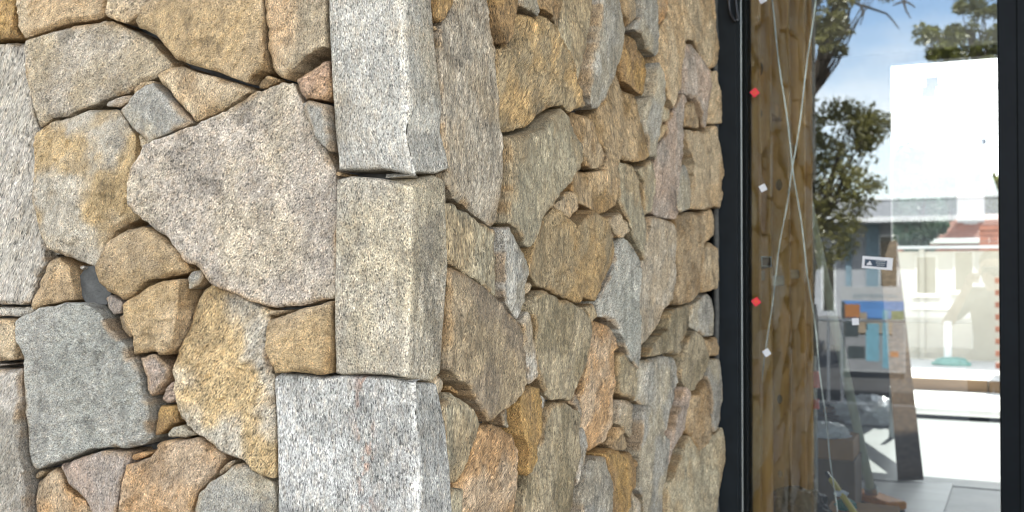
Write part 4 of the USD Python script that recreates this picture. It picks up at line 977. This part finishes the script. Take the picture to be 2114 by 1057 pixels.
obj('mortar_core', bx(pc[0] - .06, pc[0] + .32, 15.905, 16.0, .141, 1.60), 'cream_look', bp)
bk = thing('brick_gate_pier', 'orange red brick pier standing just behind the cream rear wall', 'pier')
g0, g1 = at_y(2022, 510, 19.0), at_y(2062, 470, 19.0)
z = .0; k = 0
while z < g1[2]:
    for j in range(2):
        sp = (g1[0] - g0[0]) / 2
        obj('brick', bx(g0[0] + sp * j + .004, g0[0] + sp * (j + 1) - .004, 18.9 + .01 * (k % 2), 19.22, z, z + .078, .004), 'brick_look', bk)
    z += .088; k += 1
hs_ = thing('neighbour_house', 'house with red tiled roof and tall white chimney beyond the rear yard', 'house')
r0, r1 = at_y(1935, 495, 27), at_y(2120, 440, 30.5)
obj('wall', bx(r0[0] - 1.5, 9, 27.6, 34, -.1, r0[2]), 'brick_look', hs_)
zt_, ze_ = r1[2], r0[2]
nrow = 12
for k in range(nrow):
    f0, f1 = k / nrow, (k + 1) / nrow
    ya, yb = 27 + 4 * f0, 27 + 4 * f1; za, zb_ = ze_ + (zt_ - ze_) * f0, ze_ + (zt_ - ze_) * f1
    xl = r0[0] - .5 + .9 * f0 * 1.2
    V = np.array([(xl, ya, za + .05), (9.6, ya, za + .05), (9.6, yb, zb_ + .01), (xl + .1, yb, zb_ + .01), (xl, ya, za - .05), (9.6, ya, za - .05), (9.6, yb, zb_ - .08), (xl + .1, yb, zb_ - .08)])
    obj('tile_course', trimesh.convex.convex_hull(V), 'roof_tile_look', hs_)
obj('gutter', bx(r0[0] - .6, 9.7, 26.85, 26.98, ze_ - .10, ze_ + .03, .02), 'white_paint_look', hs_)
cc = at_y(2004, 440, 29.5); ct = at_y(2004, 300, 29.5)
w1_ = .235
ch = bx(-w1_, w1_, -w1_, w1_, 0, ct[2] - cc[2] + 1.2); R = trimesh.transformations.rotation_matrix(math.radians(40), [0, 0, 1])
ch.apply_transform(R); ch.apply_translation([cc[0], 29.5, cc[2] - 1.2]); obj('chimney', ch, 'house_wall_look', hs_)
cp = bx(-w1_ - .05, w1_ + .05, -w1_ - .05, w1_ + .05, 0, .16, .01); cp.apply_transform(R); cp.apply_translation([cc[0], 29.5, ct[2] + .002]); obj('chimney_cap', cp, 'cap_look', hs_)
obj('flue', tube([(cc[0] - .1, 29.5, ct[2] + .16), (cc[0] - .1, 29.5, ct[2] + .42)], .07, 12), 'cap_look', hs_, smooth=30)
obj('flue_cowl', tube([(cc[0] - .1, 29.5, ct[2] + .421), (cc[0] - .1, 29.5, ct[2] + .47)], .13, 12), 'cap_look', hs_, smooth=30)

def plant(name, label, cat, trunk_xy, z0, cents, per, spread, size, mat, seed, rtr=.06, group=None, rb=None, trunk_top=None, bark='bark_look'):
    t = thing(name, label, cat, group=group)
    c = np.array(cents); top = c.mean(0); rb = rb or rtr * .45
    obj('trunk', limb((trunk_xy[0], trunk_xy[1], z0), top if trunk_top is None else (trunk_xy[0], trunk_xy[1], trunk_top), rtr, rtr * (.4 if trunk_top is None else .85), seed, wob=.12 if trunk_top is None else .04), bark, t, smooth=True)
    r = np.random.default_rng(seed)
    lb = [limb(top * .4 + np.array([trunk_xy[0], trunk_xy[1], z0]) * .25 + top * .35, q, rb, rb * .2, seed + 5 + k, 7) for k, q in enumerate(c[r.permutation(len(c))[:26]])]
    obj('branches', lb, 'bark_look', t, smooth=True)
    obj('crown', leaves(c, per, spread, size, seed), mat, t)
def cloud_pts(y, boxes, n, depth, seed, fn=at_y):
    r = np.random.default_rng(seed); out = []
    for (x0, y0, x1, y1, w) in boxes:
        k = int(n * w)
        a = r.uniform(0, 2 * np.pi, k); q = np.sqrt(r.uniform(0, 1, k))
        px = (x0 + x1) / 2 + (x1 - x0) / 2 * q * np.cos(a); py = (y0 + y1) / 2 + (y1 - y0) / 2 * q * np.sin(a)
        for u, v in zip(px, py): out.append(fn(u, v, y + r.uniform(-depth, depth)))
    return np.array(out)
c = cloud_pts(19.6, [(1845, 400, 1945, 520, 1), (1850, 420, 1920, 500, .6)], 60, .5, 5)
plant('bush', 'glossy dark green bush rising behind the cream wall, left of the brick pier', 'bush', (c[:, 0].mean(), 19.6), 0, c, 45, .16, .07, 'bush_look', 61, .05)
c = cloud_pts(26, [(1835, 305, 1905, 440, 1)], 70, .9, 6)
plant('garden_tree', 'dense green tree at the left of the rear doorway, above the bush', 'tree', (c[:, 0].mean(), 26), 0, c, 60, .30, .10, 'bush_look', 62, .14)
c = cloud_pts(36, [(1925, 350, 1985, 470, 1)], 60, 1.2, 7)
plant('garden_tree', 'pale green far tree to the left of the white chimney', 'tree', (c[:, 0].mean(), 36), 0, c, 50, .42, .14, 'bush_look', 63, .16)
c = cloud_pts(36, [(2032, 370, 2085, 470, 1)], 60, 1.2, 8)
plant('garden_tree', 'yellow green far tree to the right of the white chimney', 'tree', (c[:, 0].mean(), 36), 0, c, 50, .42, .14, 'leaf_bright_look', 64, .16)

# ---------------------------------------------------------------- the street behind the photographer, seen in the glass
fc = thing('street_shop', 'long grey single storey shop across the street, mirrored in the glass', 'building')
YF = -30.0
def fpt(px, py): return refl(px, py, YF)
ztop = fpt(1760, 415)[2]; zband = fpt(1760, 462)[2]
obj('wall', bx(-17, 14, YF - 6, YF, -.05, zband), 'facade_look', fc)
obj('fascia', bx(-17.05, 14.05, YF - 6, YF + .06, zband + .002, ztop), 'facade_look', fc)
obj('coping', bx(-17.1, 14.1, YF - 6.05, YF + .12, ztop + .002, ztop + .09, .01), 'facade_trim_look', fc)
obj('awning', bx(-17, 14, YF + .062, YF + 1.5, zband - .02, zband + .16, .01), 'facade_trim_look', fc)
def win_at(px0, px1, py0, py1, sill=True, frame=.05):
    a, b = fpt(px0, py1), fpt(px1, py0)
    f = obj('window', bx(a[0], b[0], YF + .002, YF + .03, a[2], b[2]), 'window_dark_look', fc)
    for q in ((a[0] - frame, a[0], a[2], b[2]), (b[0], b[0] + frame, a[2], b[2]), (a[0] - frame, b[0] + frame, b[2], b[2] + frame)):
        obj('window_frame', bx(q[0], q[1], YF + .002, YF + .07, q[2], q[3]), 'facade_trim_look', fc)
    if sill: obj('window_sill', bx(a[0] - .12, b[0] + .12, YF + .002, YF + .16, a[2] - .11, a[2] - .002), 'white_paint_look', fc)
win_at(1818, 1852, 488, 592, False); win_at(1893, 1932, 530, 606); win_at(1972, 2008, 520, 600); win_at(2036, 2072, 520, 600)
win_at(1700, 1722, 520, 640, False); win_at(1590, 1640, 500, 640, False)
for (p0, p1) in ((1790, 1815), (1748, 1758)):
    a, b = fpt(p0, 830), fpt(p1, 462)
    obj('column', bx(a[0], b[0], YF + .002, YF + .12, -.03, zband - .003), 'facade_blue_look', fc)
obj('sign_band', bx(fpt(1880, 600)[0], 12, YF + .002, YF + .08, fpt(1900, 638)[2], fpt(1900, 628)[2]), 'white_paint_look', fc)

# signboard standing across the road
YS = -9.0
def spt(px, py): return refl(px, py, YS)
simple('board_look', (0.27, 0.28, 0.29), 0.5, var=.06, scale=5)
sg = thing('signboard', 'free standing signboard with white header and house pictures, mirrored in the glass', 'signboard')
a, b = spt(1735, 765), spt(1868, 592)
obj('panel', bx(a[0], b[0], YS - .05, YS, a[2], b[2], .004), 'board_look', sg)
def pic(px0, px1, py0, py1, mat, lift, name='picture'):
    q, w = spt(px0, py1), spt(px1, py0); obj(name, bx(q[0], w[0], YS + .001, YS + .002 + .001 * lift, q[2], w[2]), mat, sg)
simple('print_blue_look', (0.06, 0.15, 0.34), 0.5, var=.15, scale=3); simple('print_orange_look', (0.24, 0.10, 0.035), 0.5, var=.25, scale=8)
simple('print_tan_look', (0.20, 0.16, 0.115), 0.5, var=.25, scale=10); simple('print_green_look', (0.10, 0.14, 0.06), 0.5, var=.3, scale=12); simple('print_grey_look', (0.15, 0.155, 0.165), 0.5, var=.2, scale=8); simple('print_dark_look', (0.03, 0.04, 0.045), 0.5, var=.2, scale=8); simple('print_pool_look', (0.10, 0.22, 0.28), 0.5, var=.2, scale=8)
pic(1738, 1866, 622, 658, 'print_blue_look', 0); pic(1738, 1866, 658, 690, 'print_tan_look', 0); pic(1738, 1866, 690, 762, 'print_grey_look', 0)
pic(1740, 1775, 628, 655, 'print_orange_look', 1); pic(1775, 1790, 645, 680, 'print_tan_look', 1); pic(1745, 1772, 658, 695, 'print_dark_look', 2); pic(1840, 1866, 642, 662, 'print_green_look', 1)
pic(1788, 1815, 668, 745, 'print_pool_look', 1); pic(1822, 1834, 640, 760, 'print_pool_look', 1); pic(1750, 1786, 715, 740, 'print_dark_look', 1); pic(1838, 1855, 726, 737, 'print_orange_look', 1); pic(1842, 1866, 664, 705, 'print_grey_look', 2); pic(1738, 1744, 622, 762, 'print_dark_look', 3)
for px in (1740, 1862):
    q = spt(px, 765); obj('leg', bx(q[0] - .025, q[0] + .025, YS - .10, YS - .052, -.14, q[2] + .5), 'black_steel_look', sg)
tx = meshkit.text_mesh('PROPERTIES', .062, .003)
q = spt(1852, 613); v = np.array(tx.vertices)
# reads the right way round from the road side facing the shop
ext = v[:, 0].max(); sc_ = (abs(spt(1852, 613)[0] - spt(1760, 613)[0])) / ext
obj('lettering', (np.column_stack([spt(1852, 613)[0] - v[:, 0] * sc_, YS + .0015 + v[:, 2], q[2] + v[:, 1] - .02]), tx.faces), 'facade_blue_look', sg)

# white street barrier
br = thing('street_barrier', 'white tube barrier along the kerb, mirrored in the glass', 'barrier')
YB = -5.1
zb1 = refl(1800, 662, YB)[2]
obj('rail', tube([(-8, YB, zb1), (0, YB, zb1), (6, YB, zb1)], .018, 12), 'barrier_look', br, smooth=30)
for px in (1575, 1710, 1738, 2010):
    q = refl(px, 662, YB); obj('post', tube([(q[0], YB, -.14), (q[0], YB, zb1 - .018)], .018, 12), 'barrier_look', br, smooth=30)

# street trees
c = cloud_pts(-9.3, [(1670, 205, 1790, 350, 1), (1650, 330, 1778, 545, 1.3), (1760, 230, 1842, 290, .35), (1775, 215, 1812, 330, .3), (1745, 345, 1815, 440, .30), (1600, 180, 1690, 420, .5), (1640, 430, 1690, 560, .3)], 110, .5, 15, refl)
trk = refl(1606, 560, -9.3)
plant('street_tree', 'leafy street tree hanging into the left of the reflection', 'tree', (trk[0], -9.3), -.14, c, 15, .18, .052, 'leaf_look', 71, .60, rb=.03, trunk_top=7.5, bark='dark_bark_look')
c = cloud_pts(-8.0, [(1672, -70, 1745, 105, 1), (1700, -60, 1850, 12, .6), (1690, 20, 1752, 118, .4)], 80, .5, 16, refl)
trk = refl(1500, 560, -7.4)
plant('street_tree', 'olive green street tree whose twigs hang at the top of the reflection', 'tree', (trk[0], -7.4), -.14, c, 22, .12, .046, 'leaf_look', 72, .12, rb=.025)
tw = thing('bare_branch', 'bare drooping twigs at the top middle of the reflection', 'branch')
for k, pts in enumerate((((1700, -40), (1760, 5), (1800, 18), (1830, 28), (1843, 42), (1856, 60)), ((1838, -30), (1868, 2), (1885, 12), (1890, 16)), ((1868, 2), (1852, 8), (1843, 11)), ((1866, 4), (1870, 20), (1880, 38)), ((1775, 8), (1783, 28), (1776, 52)), ((1745, 0), (1752, 20), (1748, 40)))):
    obj('twig', tube([refl(a, b, -8.0) for a, b in pts], .028 if k == 0 else .02, 8, .008), 'bark_look', tw, smooth=True)
c = cloud_pts(-9.5, [(1930, 50, 2110, 128, 1), (1960, -40, 2120, 35, .8), (1885, 52, 1930, 86, .22), (1920, 100, 1975, 128, .2)], 70, .4, 17, refl)
trk = refl(2160, 560, -9.5)
plant('street_tree', 'yellow green street tree at the top right of the reflection', 'tree', (trk[0], -9.5), -.14, c, 26, .13, .05, 'leaf_bright_look', 73, .13, rb=.025)

# ---------------------------------------------------------------- the photographer, mirrored in the glass
def chain(bones, refine=.02, it=12):
    tot = m3.Manifold()
    for (p, rp), (q, rq) in bones:
        a = m3.Manifold.sphere(rp, 20).translate([float(t) for t in p]); b = m3.Manifold.sphere(rq, 20).translate([float(t) for t in q])
        tot = tot + m3.Manifold.batch_hull([a, b])
    me = tot.refine_to_length(refine).to_mesh()
    t = trimesh.Trimesh(me.vert_properties[:, :3], me.tri_verts, process=True)
    trimesh.smoothing.filter_taubin(t, iterations=it); return t
# local frame: x to the person's right seen from behind, y forward (towards the window), z up; camera lens at the origin of the scene
pa = math.radians(16)
def W(x, y, z):
    return np.array([x * math.cos(pa) - y * math.sin(pa) + .035, x * math.sin(pa) + y * math.cos(pa) - .33, z])
J = dict(pel=W(0, 0, .93), wa=W(0, .01, 1.10), ch=W(0, .02, 1.30), nk=W(0, .0, 1.46), hd=W(0, .035, 1.60), cr=W(0, .015, 1.665), chin=W(0, .085, 1.525),
         sl=W(-.17, 0, 1.40), sr=W(.17, 0, 1.40), el=W(-.30, .13, 1.20), er=W(.30, .13, 1.20), hl=W(-.105, .245, 1.50), hr=W(.105, .245, 1.50),
         hpl=W(-.09, 0, .90), hpr=W(.09, 0, .90), kl=W(-.10, .03, .50), kr=W(.11, .02, .50), al=W(-.11, 0, .09), ar=W(.13, -.02, .09), tl=W(-.13, .15, .03), tr=W(.16, .13, .03))
b = [((J['pel'], .13), (J['wa'], .125)), ((J['wa'], .125), (J['ch'], .145)), ((J['ch'], .12), (J['nk'], .055)), ((J['sl'], .06), (J['sr'], .06)), ((J['nk'], .055), (J['hd'], .06)),
     ((J['hd'], .085), (J['cr'], .09)), ((J['hd'], .07), (J['chin'], .038))]
for s in 'lr':
    b += [((J['s' + s], .06), (J['e' + s], .043)), ((J['e' + s], .043), (J['h' + s], .028)), ((J['hp' + s], .095), (J['k' + s], .06)), ((J['k' + s], .06), (J['a' + s], .042)), ((J['a' + s], .042), (J['t' + s], .032)), ((J['sl' if s == 'l' else 'sr'], .06), (J['ch'], .12))]
nose = W(0, .135, 1.585)
b += [((W(0, .115, 1.60), .014), (nose, .012))]
for s in (-1, 1):
    b += [((W(s * .088, .02, 1.61), .014), (W(s * .092, .015, 1.58), .012))]
pn = thing('person', 'person in grey t shirt holding up a camera at the right edge of the glass', 'person')
body = chain(b)
fing = []
for s, wr in ((-1, J['hl']), (1, J['hr'])):
    palm = wr + (W(-s * .02, .29, 1.545) - W(0, .245, 1.50))
    fing.append(chain([((wr, .026), (palm, .030))], .006, 4))
    for k in range(4):
        base_ = palm + (W(-s * .012, .018, .030 - k * .019) - W(0, 0, 0)) 
        mid = base_ + (W(-s * .030, .018, .004) - W(0, 0, 0)); tip = mid + (W(-s * (.030 - .003 * abs(k - 1)), -.008, 0) - W(0, 0, 0))
        fing.append(chain([((palm, .013), (base_, .0095)), ((base_, .0095), (mid, .0088)), ((mid, .0088), (tip, .0075))], .004, 3))
    th0 = palm + (W(0, -.022, -.02) - W(0, 0, 0)); th1 = th0 + (W(-s * .035, -.006, .022) - W(0, 0, 0)); th2 = th1 + (W(-s * .026, .008, .012) - W(0, 0, 0))
    fing.append(chain([((palm, .014), (th0, .012)), ((th0, .012), (th1, .010)), ((th1, .010), (th2, .0085))], .004, 3))
obj('body', [body] + fing, 'skin_look', pn, smooth=True)
sh = [((J['pel'] + [0, 0, .02], .145), (J['wa'], .142)), ((J['wa'], .142), (J['ch'], .160)), ((J['ch'], .135), (J['nk'] - [0, 0, .045], .075)), ((J['sl'], .076), (J['sr'], .076))]
for s in 'lr':
    sh += [((J['s' + s], .076), (J['s' + s] * .35 + J['e' + s] * .65, .062)), ((J['s' + s], .074), (J['ch'], .135))]
obj('t_shirt', chain(sh), 'shirt_look', pn, smooth=True)
tz = []
for s in 'lr':
    tz += [((J['pel'], .142), (J['hp' + s], .115)), ((J['hp' + s], .112), (J['k' + s], .075)), ((J['k' + s], .075), (J['a' + s] + [0, 0, .02], .058))]
obj('trousers', chain(tz), 'trousers_look', pn, smooth=True)
for s in 'lr':
    obj('shoe', chain([((J['a' + s] - [0, 0, .035], .054), (J['t' + s] + [0, 0, .012], .044))], .012, 6), 'shoe_look', pn, smooth=True)
hv = chain([((J['cr'] + [0, -.012, .012], .096), (J['cr'] + [0, -.03, -.05], .090))], .008, 4)
v = np.array(hv.vertices); nn = meshkit.fbm(v * 40, 3, 2)[:, None]; cen_ = v.mean(0); v = cen_ + (v - cen_) * (0.97 + .08 * nn)
obj('hair', trimesh.Trimesh(v, hv.faces, process=False), 'hair_look', pn, smooth=True)
for s in (-1, 1):
    e = trimesh.creation.icosphere(2, .012); e.apply_translation(W(s * .033, .116, 1.612)); obj('eye', e, 'white_paint_look', pn, smooth=True)
    e = trimesh.creation.icosphere(2, .0062); e.apply_translation(W(s * .033, .1235, 1.612)); obj('iris', e, 'hair_look', pn, smooth=True)
    obj('eyebrow', tube([W(s * .018, .124, 1.634), W(s * .034, .124, 1.638), W(s * .052, .112, 1.633)], .004, 6), 'hair_look', pn, smooth=True)
obj('mouth', tube([W(-.024, .112, 1.548), W(0, .121, 1.547), W(.024, .112, 1.548)], .0055, 8), 'red_sticker_look' if False else 'brick_look', pn, smooth=True)
# the camera sits just behind the point the picture is taken from
cm = thing('camera_body', 'black compact camera held up in both hands by the photographer', 'camera')
obj('case', obox(CAM - FWD * .035, RIGHT * .062, UP * .036, FWD * .018, .006), 'black_plastic_look', cm)
obj('grip', obox(CAM - FWD * .030 + RIGHT * .048, RIGHT * .012, UP * .032, FWD * .020, .006), 'gasket_look', cm)
obj('lens_ring', tube([CAM - FWD * .0168, CAM - FWD * .008], .026, 20), 'black_steel_look', cm, smooth=30)
